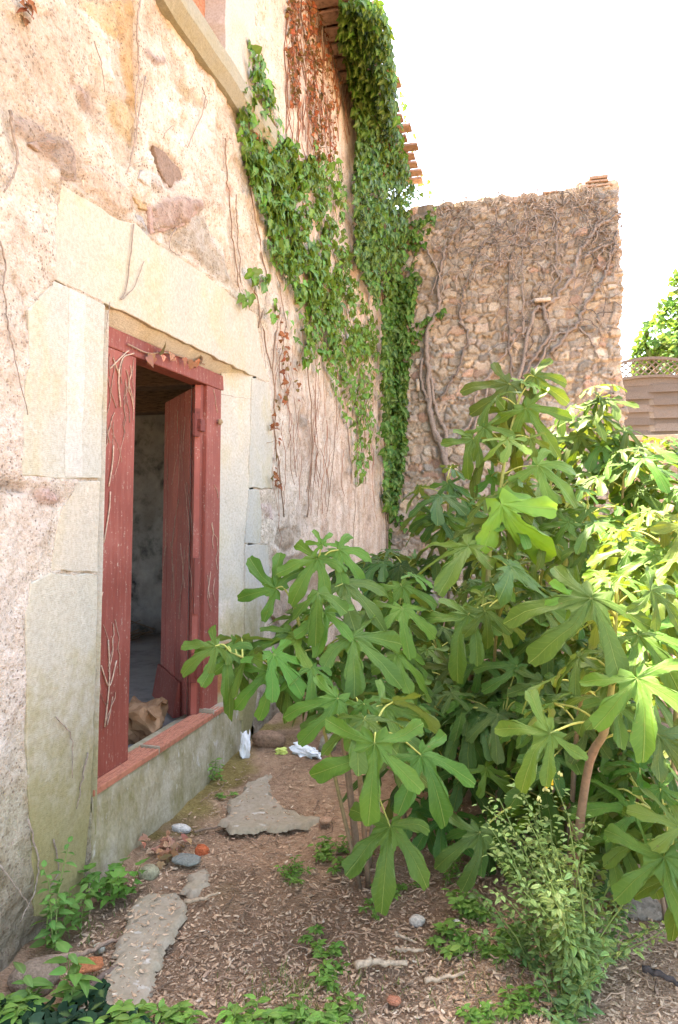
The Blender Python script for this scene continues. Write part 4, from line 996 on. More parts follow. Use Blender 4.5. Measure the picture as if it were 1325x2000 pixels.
tree('broad leafed green tree standing behind the slatted fence', (1330, 900), 16.5, [(1290,660,0,.52),(1262,690,.5,.34),(1330,620,.4,.6),(1325,690,-.6,.5),(1350,560,.2,.5),(1326,560,.3,.27),(1375,640,0,.9),(1285,720,.6,.45),(1262,720,1,.35)], 1300, .15, (.055, .14, .030))
an = MB(); b0 = P(1248, 705, 30.); b1 = P(1248, 630, 30.); b0[2] = 0
an.tube([b0, b1], .022, 6, (.3, .3, .3))
for zz, w in ((.05, .22), (.25, .30), (.45, .34)):
    an.tube([b1+np.array([-w, 0, -zz]), b1+np.array([w, 0, -zz])], .012, 4, (.35, .35, .35))
tag(an.build('tv_aerial', M['tint']), 'thin roof aerial on a pole left of the tree behind the fence', 'aerial')

# ================================================================== GROUND
def ghe(x, y):
    x = np.asarray(x, float); y = np.asarray(y, float)
    return (fbm(x*1.1, y*1.1, 3, 51)-.5)*.10 + (fbm(x*6, y*6, 3, 52)-.5)*.035 + .05*sstep(.45, .0, x)*sstep(2.2, 1.6, y) + .06*sstep(4.0, 6, y) - .03*np.exp(-((x-.30)**2+(y-2.45)**2)/.08) - .03*np.exp(-((x-.45)**2+(y-3.45)**2)/.12)
def grid_sheet(xs, ys, f):
    X, Y = np.meshgrid(xs, ys, indexing='ij'); n, m_ = X.shape; i = np.arange(n-1)[:, None]*m_; j = np.arange(m_-1)[None]
    return np.stack([X, Y, f(X, Y)], -1).reshape(-1, 3), np.stack([i+j, i+m_+j, i+m_+j+1, i+j+1], -1).reshape(-1, 4)
gx = np.concatenate([[-300, -80, -20, -6, -3, -1.2, -.4], np.arange(-.1, 4.2, .02), [4.5, 5, 6, 8, 14, 30, 80, 300]])
gy = np.concatenate([[-300, -60, -15, -5, -2, 0, .8, 1.2], np.arange(1.4, 5.2, .02), np.arange(5.3, 12, .12), [13, 15, 20, 40, 100, 300]])
V, F = grid_sheet(gx, gy, lambda X, Y: ghe(X, Y)*sstep(-.6, -.1, X)+ (fbm(X*22, Y*22, 3, 53)-.5)*.022)
inside = V[:, 0] < -.3; V[inside, 2] = -.05
tt = np.ones((len(V), 3)); mo = (sstep(.5, .64, fbm(V[:, 0]*2.2, V[:, 1]*2.2, 3, 57))*sstep(.7, .2, V[:, 0]))[:, None]; tt = tt*(1-mo)+np.array([.62, .72, .42])*mo
k = sstep(.42, .62, fbm(V[:, 0]*1.6, V[:, 1]*1.6, 3, 58))[:, None]; tt = tt*(.82+.38*k)
mb = MB(); mb.add(V, F, tt); kind(mb.build('ground', M['soil']), 'structure')
def slab(poly, z, name, seed):
    pts = [onz(u, v, z) for u, v in poly]; out = []; r_ = random.Random(seed)
    for a, b in zip(pts, pts[1:]+pts[:1]):
        k = max(1, int(np.linalg.norm(b-a)/.05))
        for q in range(k): p = a+(b-a)*q/k; out.append((p[0]+r_.uniform(-.006, .006), p[1]+r_.uniform(-.006, .006)))
    lo = np.min(out, 0); hi = np.max(out, 0); xs = np.arange(lo[0]-.03, hi[0]+.03, .012); ys = np.arange(lo[1]-.03, hi[1]+.03, .012)
    X, Y = np.meshgrid(xs, ys, indexing='ij'); ins = inpoly(X+(fbm(X*12, Y*12, 3, seed)-.5)*.10, Y+(fbm(X*12, Y*12, 3, seed+1)-.5)*.08, out)
    n, m_ = X.shape; Vv = np.stack([X, Y, np.full_like(X, z)+(fbm(X*5, Y*5, 3, seed)-.5)*.014], -1)
    idx = np.where(ins, 0, 1)
    Vv[..., 2] -= np.where(ins, 0, .022)
    cell = ins[:-1, :-1] | ins[1:, :-1] | ins[:-1, 1:] | ins[1:, 1:]
    i = np.arange(n-1)[:, None]*m_; j = np.arange(m_-1)[None]; Fq = np.stack([i+j, i+m_+j, i+m_+j+1, i+j+1], -1)[cell]
    m2 = MB(); m2.add(Vv.reshape(-1, 3), Fq); kind(m2.build(name, M['slab']), 'structure')
slab([(255,1755),(300,1742),(355,1738),(366,1760),(352,1790),(335,1815),(322,1860),(300,1885),(290,1930),(262,1975),(200,2030),(140,2010),(195,1925),(225,1880),(240,1850),(248,1800)], .014, 'path', 3)
slab([(430,1600),(470,1545),(500,1520),(535,1510),(530,1540),(545,1570),(600,1590),(625,1598),(585,1612),(520,1618),(460,1622)], .014, 'path', 7)
slab([(365,1710),(400,1700),(402,1725),(372,1742),(360,1730)], .012, 'path', 11)

# ---- mulch chips and stems lying about
r6 = np.random.default_rng(6)
chips = MB()
def chip(p, L, w, th, rz, tilt, col, bend=0.):
    n = 4; xs = np.linspace(-.5, .5, n)*L; taper = np.array([r6.uniform(.2, .7), 1, r6.uniform(.8, 1), r6.uniform(.1, .6)]); V = []
    for x, t in zip(xs, taper):
        z = bend*(x/L)**2*4*L; y = bend*1.2*math.sin(x/L*3)*L*.3
        V += [(x, y-w*t/2, z), (x, y+w*t/2, z), (x, y+w*t*.3, z+th), (x, y-w*t*.3, z+th)]
    V = np.array(V); ct, st_ = math.cos(tilt), math.sin(tilt); V = V@np.array([[ct, 0, st_], [0, 1, 0], [-st_, 0, ct]]); c_, s_ = math.cos(rz), math.sin(rz); V = V@np.array([[c_, s_, 0], [-s_, c_, 0], [0, 0, 1]])
    F = [[4*i+q, 4*i+(q+1) % 4, 4*(i+1)+(q+1) % 4, 4*(i+1)+q] for i in range(n-1) for q in range(4)]+[[3, 2, 1, 0], [12, 13, 14, 15]]
    chips.add(V+p, F, col)
PALC = np.array([(.40,.29,.20),(.33,.22,.15),(.50,.38,.27),(.27,.18,.12),(.56,.46,.35),(.36,.245,.17),(.30,.20,.14),(.44,.32,.22)])
npl = 0
while npl < 21500:
    u = r6.uniform(150, 1365) if npl < 16000 else r6.uniform(0, 2300); v = 1440+600*r6.random()**.8 if npl < 16000 else r6.uniform(1450, 2350)
    p = onz(u, v, 0)
    if p[0] < .06 or p[1] > 5.5: continue
    onslab = inpoly(np.array([u]), np.array([v]), [(255,1755),(355,1738),(366,1760),(335,1815),(300,1885),(262,1975),(180,2030),(140,2010),(195,1925),(240,1850)])[0] or inpoly(np.array([u]), np.array([v]), [(430,1600),(470,1545),(535,1510),(545,1570),(625,1598),(520,1618)])[0]
    if onslab and r6.random() < .55: continue
    p[2] = (.016 if onslab else float(ghe(p[0], p[1])))+r6.uniform(-.004, .012)
    L = .005+.021*r6.random()**2.2*(1.7 if r6.random() < .12 else 1); chip(p, L, L*r6.uniform(.14, .55), r6.uniform(.001, .004), r6.uniform(0, 6.3), r6.normal(0, .22), ((PALC[r6.integers(0, 8)]*r6.uniform(.75, 1.25))*.35+np.array([.60, .405, .26])*r6.uniform(.65, 1.2)*.65 if r6.random() < .88 else PALC[r6.integers(0, 8)]*1.3), r6.normal(0, .05)); npl += 1
kind(chips.build('wood_chips', M['tint'], None, False), 'stuff')
tw = MB()
for k in range(300):
    u = r6.uniform(330, 1340); v = 1450+560*r6.random()**.9; p = onz(u, v, 0)
    if p[0] < .08 or p[1] > 5.2: continue
    L = r6.uniform(.05, .2); a = r6.uniform(0, 6.3); pts = []; q = p.copy()
    for s in range(5): q = q+np.array([math.cos(a), math.sin(a), 0])*L/5; a += r6.normal(0, .3); pts.append((q[0], q[1], float(ghe(q[0], q[1]))+.008+.012*abs(math.sin(s*1.3+k))))
    tw.tube(pts, r6.uniform(.0012, .0032), 4, np.array((.30, .20, .135))*r6.uniform(.6, 1.6), False)
kind(tw.build('dry_straw', M['tint']), 'stuff')
# small things one can point at
def stick(px, r_, col, label, z=.02, k=7):
    pts = []
    for u, v in px: p = onz(u, v, .03); p[2] = float(ghe(p[0], p[1]))+z+r_; pts.append(p)
    pts = smoothpath(pts, 5); pts[1:-1] += r6.normal(0, .003, (len(pts)-2, 3)); m2 = MB(); m2.tube(pts, r_*np.linspace(1, .6, len(pts))*r6.uniform(.85, 1.15, len(pts)), k, col); tag(m2.build('dry_stick', M['bark']), label, 'stick', 'dry sticks on the ground')
stick([(80,1862),(160,1850),(200,1825),(248,1805)], .011, (.32,.225,.16), 'long curved brown stick among the weeds at the house corner')
stick([(155,1930),(195,1905),(236,1872)], .014, (.17,.12,.095), 'dark split stick beside the red tile shard')
stick([(287,1775),(320,1772),(360,1764)], .009, (.48,.36,.24), 'pale bent stick lying on the concrete path slab', .012)
stick([(360,1748),(395,1746),(427,1740)], .009, (.42,.31,.21), 'pale stick just past the end of the concrete slab')
stick([(480,1596),(497,1588),(515,1580)], .013, (.09,.075,.065), 'short charred stick on the far concrete patch', .012)
stick([(695,1897),(740,1888),(796,1890)], .014, (.47,.36,.255), 'pale peeled stick in the middle of the bare soil')
stick([(830,1924),(870,1917),(908,1914)], .008, (.44,.33,.23), 'thin pale stick at the edge of the low weeds')
stick([(772,1862),(792,1866),(828,1862)], .008, (.45,.34,.24), 'short pale curl of stem right of the bare soil')
stick([(772,1822),(788,1830),(806,1838)], .007, (.50,.40,.29), 'small straight pale splinter of wood below the pale pebble')
stick([(1255,1910),(1290,1920),(1330,1935)], .012, (.08,.065,.06), 'dark rotten stick at the right side of the soil')
stick([(380,1612),(430,1592),(455,1578)], .006, (.24,.17,.12), 'thin brown twig crossing the far concrete patch', .014)
stick([(990,1415),(1060,1350),(1118,1303)], .011, (.34,.22,.14), 'bare leaning brown stick inside the fig thicket', .55)
def stone(px, sz, col, label, name='loose_stone', cat='stone', z=.0, mat='rubble', rz=0., rough=.28, group=None):
    p = onz(px[0], px[1], .03); p[2] = float(ghe(p[0], p[1]))+sz[2]*.4+z; m2 = MB(); rock(m2, p, sz, int(px[0]), col, 3, rz, rough); return tag(m2.build(name, M[mat], None, True), label, cat, group)
stone((395,1653), (.033,.028,.026), (.56,.15,.065), 'bright orange chunk of brick near the cement upstand', 'brick_chunk', 'brick piece')
stone((172,1888), (.055,.038,.012), (.45,.17,.08), 'flat reddish tile shard among weeds at the corner', 'tile_shard', 'tile piece', .05, rz=.6)
stone((828,1592), (.055,.03,.012), (.50,.27,.19), 'pinkish tile shard under the fig branches', 'tile_shard', 'tile piece', .02, rz=-.5)
stone((636,1598), (.032,.026,.014), (.52,.33,.22), 'small peach coloured tile piece left of the hanging fig leaf', 'tile_shard', 'tile piece', .02)
stone((770,1955), (.022,.018,.01), (.48,.20,.12), 'tiny red brick crumb near the bottom of the soil', 'brick_chunk', 'brick piece', .015)
stone((364,1678), (.065,.045,.014), (.25,.26,.235), 'flat grey slate piece beside the orange brick chunk', 'slate_piece', 'stone', .02)
stone((290,1692), (.045,.035,.03), (.38,.36,.24), 'mossy yellowish stone at the foot of the cement upstand', 'loose_stone', 'stone')
stone((355,1604), (.05,.022,.018), (.66,.63,.58), 'white chip of plaster against the cement upstand', 'plaster_chip', 'plaster piece', .01)
stone((815,1787), (.03,.024,.018), (.64,.58,.50), 'pale rounded pebble on bare soil under the fig leaves', 'loose_stone', 'stone', .01)
stone((892,1803), (.018,.014,.01), (.60,.56,.52), 'small whitish pebble beside the oval leafed weeds', 'loose_stone', 'stone', .01)
stone((70,1895), (.08,.06,.045), (.30,.225,.165), 'brown field stone half hidden by weeds at the corner', 'loose_stone', 'stone', .01)
stone((195,1823), (.022,.018,.016), (.52,.49,.38), 'small cream stone beside the curved stick', 'loose_stone', 'stone', .01)
stone((1250,1780), (.09,.06,.035), (.34,.285,.235), 'large flat grey stone under the right fig leaves', 'loose_stone', 'stone', .0)
stone((1145,1715), (.11,.09,.06), (.36,.29,.25), 'pinkish grey stone behind the yellow flowered weed', 'loose_stone', 'stone', .0)
stone((690,1380), (.22,.13,.16), (.33,.275,.20), 'big pale boulder at the wall foot behind fig leaves', 'loose_stone', 'stone', .05)
stone((760,1445), (.20,.14,.13), (.36,.30,.23), 'squared grey boulder under the fig stems', 'loose_stone', 'stone', .04)
stone((640,1465), (.05,.07,.07), (.34,.32,.25), 'upright grey stone beside the white litter', 'loose_stone', 'stone', .0)
stone((525,1455), (.11,.05,.055), (.26,.165,.11), 'rotten brown root lump against the wall foot', 'root_lump', 'root', .01, 'bark')
crumpled('paper_litter', 'crumpled white and turquoise wrapper lying below the fig leaves', 'litter', onz(597, 1468, .05), np.array([.17, .065, .045]), 'white', 3, -.45, (.80, .86, .90), .5, 3)
crumpled('paper_litter', 'torn white paper caught at the end of the cement upstand', 'litter', onz(478, 1462, .06), np.array([.05, .07, .15]), 'white', 8, .3, (.82, .82, .82), .5, 3)
crumpled('paper_litter', 'small lime green and white wrapper scrap beside the turquoise wrapper', 'litter', onz(549, 1468, .035), np.array([.06, .045, .03]), 'white', 12, .2, (.62, .72, .20), .5, 3)
mb = MB(); pl = np.array([onz(u, v, .045) for u, v in zip(r6.normal(325, 20, 40), r6.normal(1650, 12, 40))]); pl[:, 2] += r6.uniform(-.03, .0, len(pl)); pl[:, 0] = np.maximum(pl[:, 0], .05)
ivy_leaves(mb, pl, np.tile(np.array([.3, -.2, 1.]), (len(pl), 1)), .045, r6, (.40, .22, .14), spread=1.2, down=.1)
tag(mb.build('dead_leaf_drift', M['dead']), 'drift of dry russet leaves at the cement upstand foot', 'dead leaves')

# ================================================================== FIG SHRUBS
class Fig:
    def __init__(s, name, label, seed, col):
        s.root = empty(name, label, 'shrub', group='fig shrubs'); s.st = MB(); s.lf = MB(); s.rg = np.random.default_rng(seed); s.col = np.array(col); s.nodes = []; s.buf = {}
    def stem(s, px, r0, r1, young=.45, ground=True):
        pts = [P(u, v, d) for u, v, d in px]
        if ground: pts[0][2] = -.02
        pts = smoothpath(pts, 6); n = len(pts); t = np.linspace(0, 1, n); k = sstep(young-.2, young+.25, t)[:, None]
        c = np.array((.235, .165, .115))*(1-k)+np.array((.30, .30, .075))*k
        st_ = MB(); rr_ = np.linspace(r0, r1, n)*(1+.12*(np.arange(n) % 4 == 0)); st_.tube(pts, rr_, 7); st_.T[-1][:, :3] = np.repeat(c, 7, 0); st_.build('stem', M['figstem'], s.root)
        s.nodes.append(pts); return pts
    def put(s, o, a, nn, size, lod=0, three=False, bright=1.0, petiole=None):
        T = FIGT if lod == 0 else FIGL
        ti = int(s.rg.integers(9, 11)) if (three and lod == 0) else int(s.rg.integers(0, 9 if lod == 0 else len(T)))
        c = s.col*np.array([1.24, 1.12, .92])*s.rg.uniform(.75, 1.25)*bright*(1+s.rg.normal(0, .09, 3)); c = c*np.array([1.45, 1.2, .9]) if s.rg.random() < .07 else c
        s.buf.setdefault((lod, ti), []).append((o, a, nn, size, c))
        if petiole is not None:
            p0 = petiole; mid = (p0+o)/2+np.array([0, 0, .018]); s.st.tube(smoothpath([p0, mid, o], 4), np.linspace(.0042, .0028, 9), 5, np.array((.34, .36, .09))*s.rg.uniform(.85, 1.2), False)
    def near(s, p):
        allp = np.concatenate(s.nodes); d = np.linalg.norm(allp-p, axis=1); return allp[np.argmin(d)], d.min()
    def hero(s, u, v, d, u2, v2, dd=0., up=.75, three=False, bright=1.0, side=0., pet=True, sc=1.0):
        o = P(u, v, d); e = P(u2, v2, d+dd); a = e-o; L = np.linalg.norm(a)*sc*1.08
        nn = nrm(CAM-o)*(1-up*.6)+np.array([0, 0, up])+RGT*side
        p0 = None
        if pet and s.nodes:
            q, dist = s.near(o+np.array([0, 0, -.05]))
            p0 = q if dist < .4 else None
            if p0 is None: p0 = o + (q-o)*min(1, .30/dist)
        s.put(o, a, nn, L, 0, three, bright, p0)
    def fill(s, pts, n, t0=.3, size=(.16, .25), pet=.13, lod=1, elev=.35, droop=.9, bright=1.0):
        L = len(pts)
        for k in range(n):
            t = t0+(1-t0)*(k+s.rg.random()*.8)/n; i = min(L-2, int(t*(L-1))); p = pts[i]+(pts[i+1]-pts[i])*(t*(L-1)-i)
            az = k*2.4+s.rg.uniform(-.5, .5); out = np.array([math.cos(az), math.sin(az), 0]); topk = t > .93
            o = p+out*pet*s.rg.uniform(.6, 1.3)*(.5 if topk else 1)+np.array([0, 0, elev*pet*(1.6 if topk else 1)])
            a = out+np.array([0, 0, -droop*s.rg.uniform(.3, 1.2)*(.4 if topk else 1)]); nn = np.array([0, 0, 1.])+out*.5+s.rg.normal(0, .25, 3)+nrm(CAM-o)*.25
            sz = s.rg.uniform(*size)*(.6 if topk else 1)
            if o[0] < .10 and o[1] < YB: continue
            s.put(o, a, nn, sz, lod, s.rg.random() < .1, bright, p)
    def done(s):
        for (lod, ti), L in s.buf.items():
            T, F, ve, uv = (FIGT if lod == 0 else FIGL)[ti]
            O, A, Nn, S_, C_ = (np.array([x[q] for x in L]) for q in range(5)); orient(s.lf, T, F, O, A, Nn, S_, C_, ve, uv)
        kind(s.st.build('leaf_stalk', M['figstem'], s.root), 'stuff'); s.lf.build('foliage', M['fig'], s.root)
GF = (.060, .145, .024)
f = Fig('fig_shrub', 'low fig shrub reaching across the cement sill towards the red door', 1, GF)
a = f.stem([(705,1530,3.0),(668,1420,2.85),(640,1330,2.8),(632,1250,2.8),(622,1100,2.9)], .014, .005, .3)
b = f.stem([(700,1530,3.0),(660,1390,2.8),(600,1312,2.65),(520,1300,2.6),(452,1275,2.62)], .011, .004, .3)
c = f.stem([(720,1525,3.05),(745,1400,3.0),(775,1250,3.05),(782,1140,3.05)], .011, .004, .35)
d_ = f.stem([(705,1540,2.9),(590,1240,2.85),(563,1160,2.85)], .009, .004, .2)
e_ = f.stem([(720,1540,2.9),(700,1440,2.5),(725,1410,2.35),(735,1435,2.2)], .011, .005, .3)
for args in [(421,1262,2.6,358,1300,-.06,.5),(442,1270,2.62,452,1345,-.12,.6),(457,1277,2.64,512,1322,.05,.7),(525,1311,2.55,532,1395,-.10,.5),(570,1236,2.78,552,1316,-.15,.6),(619,1091,2.88,577,1152,-.12,.45),
             (661,1074,2.95,723,1128,-.05,.6),(634,1196,2.72,638,1264,-.12,.5),(670,1140,2.88,756,1192,-.1,.7),(785,1145,3.0,815,1214,-.1,.5),(778,1215,3.05,808,1268,-.1,.6),(689,1245,2.7,782,1318,-.1,.8),
             (774,1279,2.8,846,1326,-.05,.8),(659,1364,2.4,606,1450,-.12,.5),(710,1374,2.35,718,1418,-.05,.5),(747,1377,2.4,846,1416,-.02,.8),(759,1411,2.38,808,1451,-.1,.7),(740,1332,2.7,748,1376,-.08,.5),(642,1317,2.75,645,1350,-.08,.5),
             (581,1200,2.95,520,1212,.02,.9),(630,1064,2.88,611,1034,.03,.5),(811,1340,2.8,815,1386,-.05,.5),(732,1451,2.12,735,1605,-.10,.35),(762,1614,2.3,750,1748,-.16,.5),(822,1474,2.25,880,1576,-.12,.6),(640,1385,2.6,575,1372,.0,.8),(560,1335,2.6,610,1375,0,.6)]:
    f.hero(*args[:7], up=args[7] if len(args) > 7 else .6) if False else f.hero(args[0], args[1], args[2], args[3], args[4], args[5], args[6])
f.hero(540,1149,2.85,472,1102,.05,.2,side=-.1)
for p_, n in ((a, 12), (c, 14), (b, 7), (e_, 4)): f.fill(p_, n, .25, (.13, .20), .12, 1)
f.done()
f = Fig('fig_shrub', 'tallest fig sapling with a bare upright yellow stem before the rubble wall', 2, (.070, .150, .026))
a = f.stem([(925,1490,3.7),(957,1332,3.5),(957,1192,3.4),(954,1110,3.4),(960,1057,3.45),(974,997,3.5),(982,927,3.6),(992,867,3.7),(1007,807,3.8),(1024,745,3.85)], .016, .006, .25)
b = f.stem([(900,1490,3.8),(919,1332,3.6),(940,1200,3.55),(952,1132,3.55),(966,1040,3.6),(975,990,3.6)], .014, .007, .9)
c = f.stem([(945,1500,3.6),(968,1260,3.2),(985,1180,3.05),(1005,1165,3.0)], .009, .004, .3)
for args in [(994,749,3.85,936,809,-.05,.35),(1043,735,3.85,1101,782,-.05,.45),(1027,797,3.75,1078,867,-.1,.4),(945,836,3.65,973,879,-.1,.3),(924,856,3.65,899,908,-.05,.3),(1051,910,3.55,1134,957,-.1,.6),(1035,856,3.7,1047,895,-.05,.4),
             (1005,865,3.75,1040,905,.1,.4),(1020,745,3.85,1050,738,.05,.8),(986,963,3.45,1045,1004,-.1,.7),(960,930,3.7,1000,965,.05,.5),(915,1067,3.3,804,1095,-.02,1.0),(1050,1043,3.4,1107,1078,.0,.7),(998,1107,2.95,1128,1160,.05,.9),
             (915,1200,2.9,866,1280,-.1,.5),(947,1194,2.85,960,1256,-.05,.4),(962,1140,3.1,1010,1178,-.05,.6),(1000,850,3.75,960,905,.05,.4),(990,800,3.85,955,850,.1,.4)]:
    f.hero(*args)
f.hero(980,985,3.35,1046,1085,-.10,.1,three=True,bright=2.0)
f.hero(985,960,3.40,1000,1010,-.02,.1,three=True,bright=1.9)
f.fill(a, 14, .12, (.14, .21), .12, 1); f.fill(b, 10, .1, (.14, .2), .13, 1); f.fill(c, 8, .2, (.12, .18), .11, 1); f.done()
f = Fig('fig_shrub', 'near fig shrub with the largest glossy leaves and an orange green stem', 3, (.064, .148, .028))
a = f.stem([(1100,1600,2.55),(1145,1520,2.25),(1180,1430,2.15),(1195,1340,2.15),(1200,1260,2.2),(1205,1145,2.25)], .016, .006, .45)
b = f.stem([(1100,1600,2.6),(1130,1400,2.5),(1170,1350,2.4),(1190,1280,2.4)], .01, .005, .4)
for args in [(1155,1168,2.12,1074,1285,-.12,.45),(1262,1238,2.2,1318,1330,-.15,.45),(1244,1325,1.95,1292,1450,-.16,.4),(1271,1154,2.1,1345,1200,-.02,.6),(1180,1127,2.2,1128,1139,.02,1.0),(1225,1130,2.3,1280,1140,.05,1.0),(1075,1432,1.95,990,1500,-.05,.35),(1188,1273,2.5,1125,1266,.05,.9),(1230,1190,2.4,1300,1215,.1,.8)]:
    f.hero(*args)
f.hero(1120,1165,2.15,1072,1178,-.02,.1,three=True,bright=1.9)
f.fill(a, 8, .3, (.13, .18), .13, 0); f.fill(b, 9, .2, (.12, .18), .12, 1); f.done()
f = Fig('fig_shrub', 'fig shrub at the right edge with sunlit upper leaves', 4, (.075, .158, .024))
a = f.stem([(1235,1560,2.9),(1260,1300,2.75),(1262,1170,2.7),(1274,1122,2.7),(1297,1060,2.7),(1308,1030,2.7)], .014, .006, .25)
b = f.stem([(1240,1560,3.0),(1200,1350,3.0),(1205,1180,2.95),(1228,1110,2.95),(1240,1060,3.0)], .011, .005, .25)
c = f.stem([(1290,1560,2.7),(1330,1250,2.5),(1345,1120,2.5)], .012, .005, .3)
for args in [(1297,1017,2.68,1245,1002,.05,.9),(1236,1067,2.7,1153,1092,.0,.9),(1295,1010,2.7,1345,1050,-.05,.7),(1300,1075,2.65,1340,1130,-.05,.6),(1240,1080,2.9,1180,1130,-.05,.6),(1250,1110,2.8,1290,1180,-.05,.6)]:
    f.hero(*args)
for p_ in (a, b, c): f.fill(p_, 13, .15, (.15, .22), .14, 0)
f.done()
f = Fig('fig_shrub', 'dark green fig sapling by the foot of the rubble wall beside the creeper corner', 5, (.042, .108, .026))
a = f.stem([(880,1240,5.0),(876,1150,4.8),(876,1030,4.7),(874,930,4.7)], .014, .006, .5)
b = f.stem([(820,1230,5.0),(800,1150,4.9),(790,1110,4.9)], .011, .005, .5)
c = f.stem([(930,1240,5.2),(940,1100,5.1),(930,1000,5.1)], .012, .005, .5)
g = f.stem([(700,1230,5.2),(710,1160,5.1),(705,1115,5.1)], .01, .005, .5); g2 = f.stem([(760,1230,5.4),(765,1150,5.3),(770,1095,5.3)], .01, .005, .5)
for args in [(875,945,4.6,888,985,-.08,.4),(850,1004,4.5,841,1052,-.1,.3),(916,988,4.6,962,1022,-.05,.6),(890,960,4.6,930,965,.05,.6),(870,1010,4.5,905,1050,-.05,.5)]: f.hero(*args)
f.hero(845,1000,4.6,812,1018,0,.1,three=True,bright=2.2); f.hero(832,1022,4.55,812,1043,0,.1,three=True,bright=2.2)
for p_, n in ((a, 20), (b, 15), (c, 18), (g, 14), (g2, 16)): f.fill(p_, n, .08, (.18, .27), .18, 1)
f.done()
f = Fig('fig_shrub', 'tall sunlit fig bush growing before the right end of the rubble wall', 6, (.058, .135, .024))
SS = [[(1150,1230,5.4),(1160,1000,5.3),(1168,860,5.3),(1166,772,5.3)],[(1240,1230,5.6),(1260,1000,5.5),(1275,905,5.5),(1280,880,5.5)],[(1100,1230,5.3),(1085,1050,5.2),(1075,930,5.2)],[(1200,1230,5.2),(1215,1000,5.0),(1222,900,5.0)],[(1300,1230,5.0),(1320,1050,4.9),(1330,960,4.9)],[(1050,1230,5.5),(1030,1080,5.4),(1020,990,5.4)],[(1120,1230,5.6),(1120,960,5.6),(1110,850,5.6)]]
for q, n in zip(SS, (22, 20, 20, 22, 18, 16, 18)): p_ = f.stem(q, .015, .006, .6); f.fill(p_, n, .15, (.19, .29), .20, 1)
for args in [(1167,782,5.2,1138,798,.02,.8),(1172,775,5.2,1195,790,.02,.8),(1142,819,5.2,1092,815,.03,.9),(1191,848,5.2,1236,846,.05,.8),(1130,850,5.2,1170,900,-.05,.6),(1210,860,5.1,1235,900,-.05,.5),(1270,895,5.3,1300,905,0,.7),(1180,900,5.1,1230,930,-.05,.7)]: f.hero(*args)
f.done()
f = Fig('fig_shrub', 'broad leafed fig shrub filling the middle between the tall sapling and right edge', 7, (.058, .138, .024))
SS = [[(1090,1420,3.8),(1120,1180,3.7),(1140,1050,3.6),(1150,985,3.6)],[(1040,1420,4.0),(1050,1200,3.9),(1065,1090,3.9)],[(1180,1420,3.8),(1190,1150,3.7),(1200,1040,3.7)],[(1010,1420,3.7),(1060,1270,3.4),(1090,1200,3.3)],[(1150,1420,3.5),(1160,1300,3.4),(1150,1220,3.35)]]
for q, n in zip(SS, (16, 18, 16, 18, 16)): p_ = f.stem(q, .013, .006, .4); f.fill(p_, n, .08, (.15, .23), .16, 1)
for args in [(1145,1059,3.4,1138,1113,-.1,.2),(1146,992,3.6,1128,1034,-.08,.3),(1110,1020,3.5,1080,1060,-.05,.5),(1200,1010,3.5,1230,1050,-.05,.5)]: f.hero(*args)
f.done()
f = Fig('fig_shrub', 'fig shrub with big drooping leaves low at the right edge', 8, (.056, .136, .027))
a = f.stem([(1370,1680,2.5),(1330,1640,2.3),(1290,1600,2.3),(1250,1560,2.35)], .012, .005, .3); b = f.stem([(1370,1680,2.4),(1340,1690,2.2),(1310,1668,2.15)], .010, .005, .3); c = f.stem([(1300,1640,2.6),(1250,1530,2.6),(1190,1500,2.6)], .009, .004, .3)
for args in [(1237,1584,2.3,1152,1555,.0,.7),(1197,1629,2.3,1186,1712,-.1,.5),(1297,1674,2.05,1308,1822,-.14,.4),(1325,1614,2.1,1245,1578,0,.6),(1250,1500,2.4,1190,1470,.05,.8),(1290,1540,2.2,1330,1600,-.05,.5),(1190,1545,2.4,1130,1560,0,.7),(1215,1490,2.45,1260,1530,-.05,.6)]: f.hero(*args)
g = f.stem([(1370,1640,2.7),(1320,1560,2.6),(1250,1600,2.5),(1200,1640,2.45)], .009, .004, .3); g2 = f.stem([(1390,1760,2.3),(1350,1720,2.2),(1335,1700,2.15)], .009, .004, .3)
for args in [(1270,1600,2.35,1235,1680,-.1,.4),(1225,1660,2.3,1165,1690,-.05,.6),(1310,1590,2.3,1300,1660,-.1,.4),(1330,1700,2.1,1325,1800,-.12,.4),(1255,1640,2.25,1250,1730,-.12,.4),(1165,1560,2.5,1150,1630,-.1,.4),(1200,1520,2.5,1160,1500,0,.8)]: f.hero(*args)
f.fill(a, 7, .2, (.13, .19), .12, 0); f.fill(c, 9, .2, (.12, .18), .13, 1); f.fill(g, 8, .2, (.12, .18), .12, 1); f.done()
f = Fig('fig_shrub', 'dense dark fig undergrowth at the centre around the sapling stems', 9, (.046, .118, .025))
for u0, v0, d0, u1, v1, d1 in ((860,1420,4.0,850,1250,3.9),(900,1440,3.7,890,1330,3.5),(830,1400,4.3,815,1190,4.2),(980,1440,3.5,1010,1330,3.3),(1030,1440,3.4,1070,1330,3.2),(870,1420,4.4,900,1150,4.3),(940,1430,4.2,1000,1180,4.0),(1000,1430,4.3,1050,1170,4.1),(1100,1480,3.2,1120,1350,3.0),(870,1480,3.2,850,1380,3.0),(1150,1500,3.1,1210,1400,2.9),(1000,1420,4.7,990,1080,4.7),(1060,1500,2.9,1090,1400,2.7),(960,1490,3.1,985,1400,2.9),(1130,1520,2.8,1160,1420,2.6),(790,1470,3.3,775,1350,3.1)):
    p_ = f.stem([(u0, v0, d0), ((u0+u1)/2+6, (v0+v1)/2, (d0+d1)/2), (u1, v1, d1)], .010, .004, .4); f.fill(p_, 19, .03, (.13, .21), .16, 1)
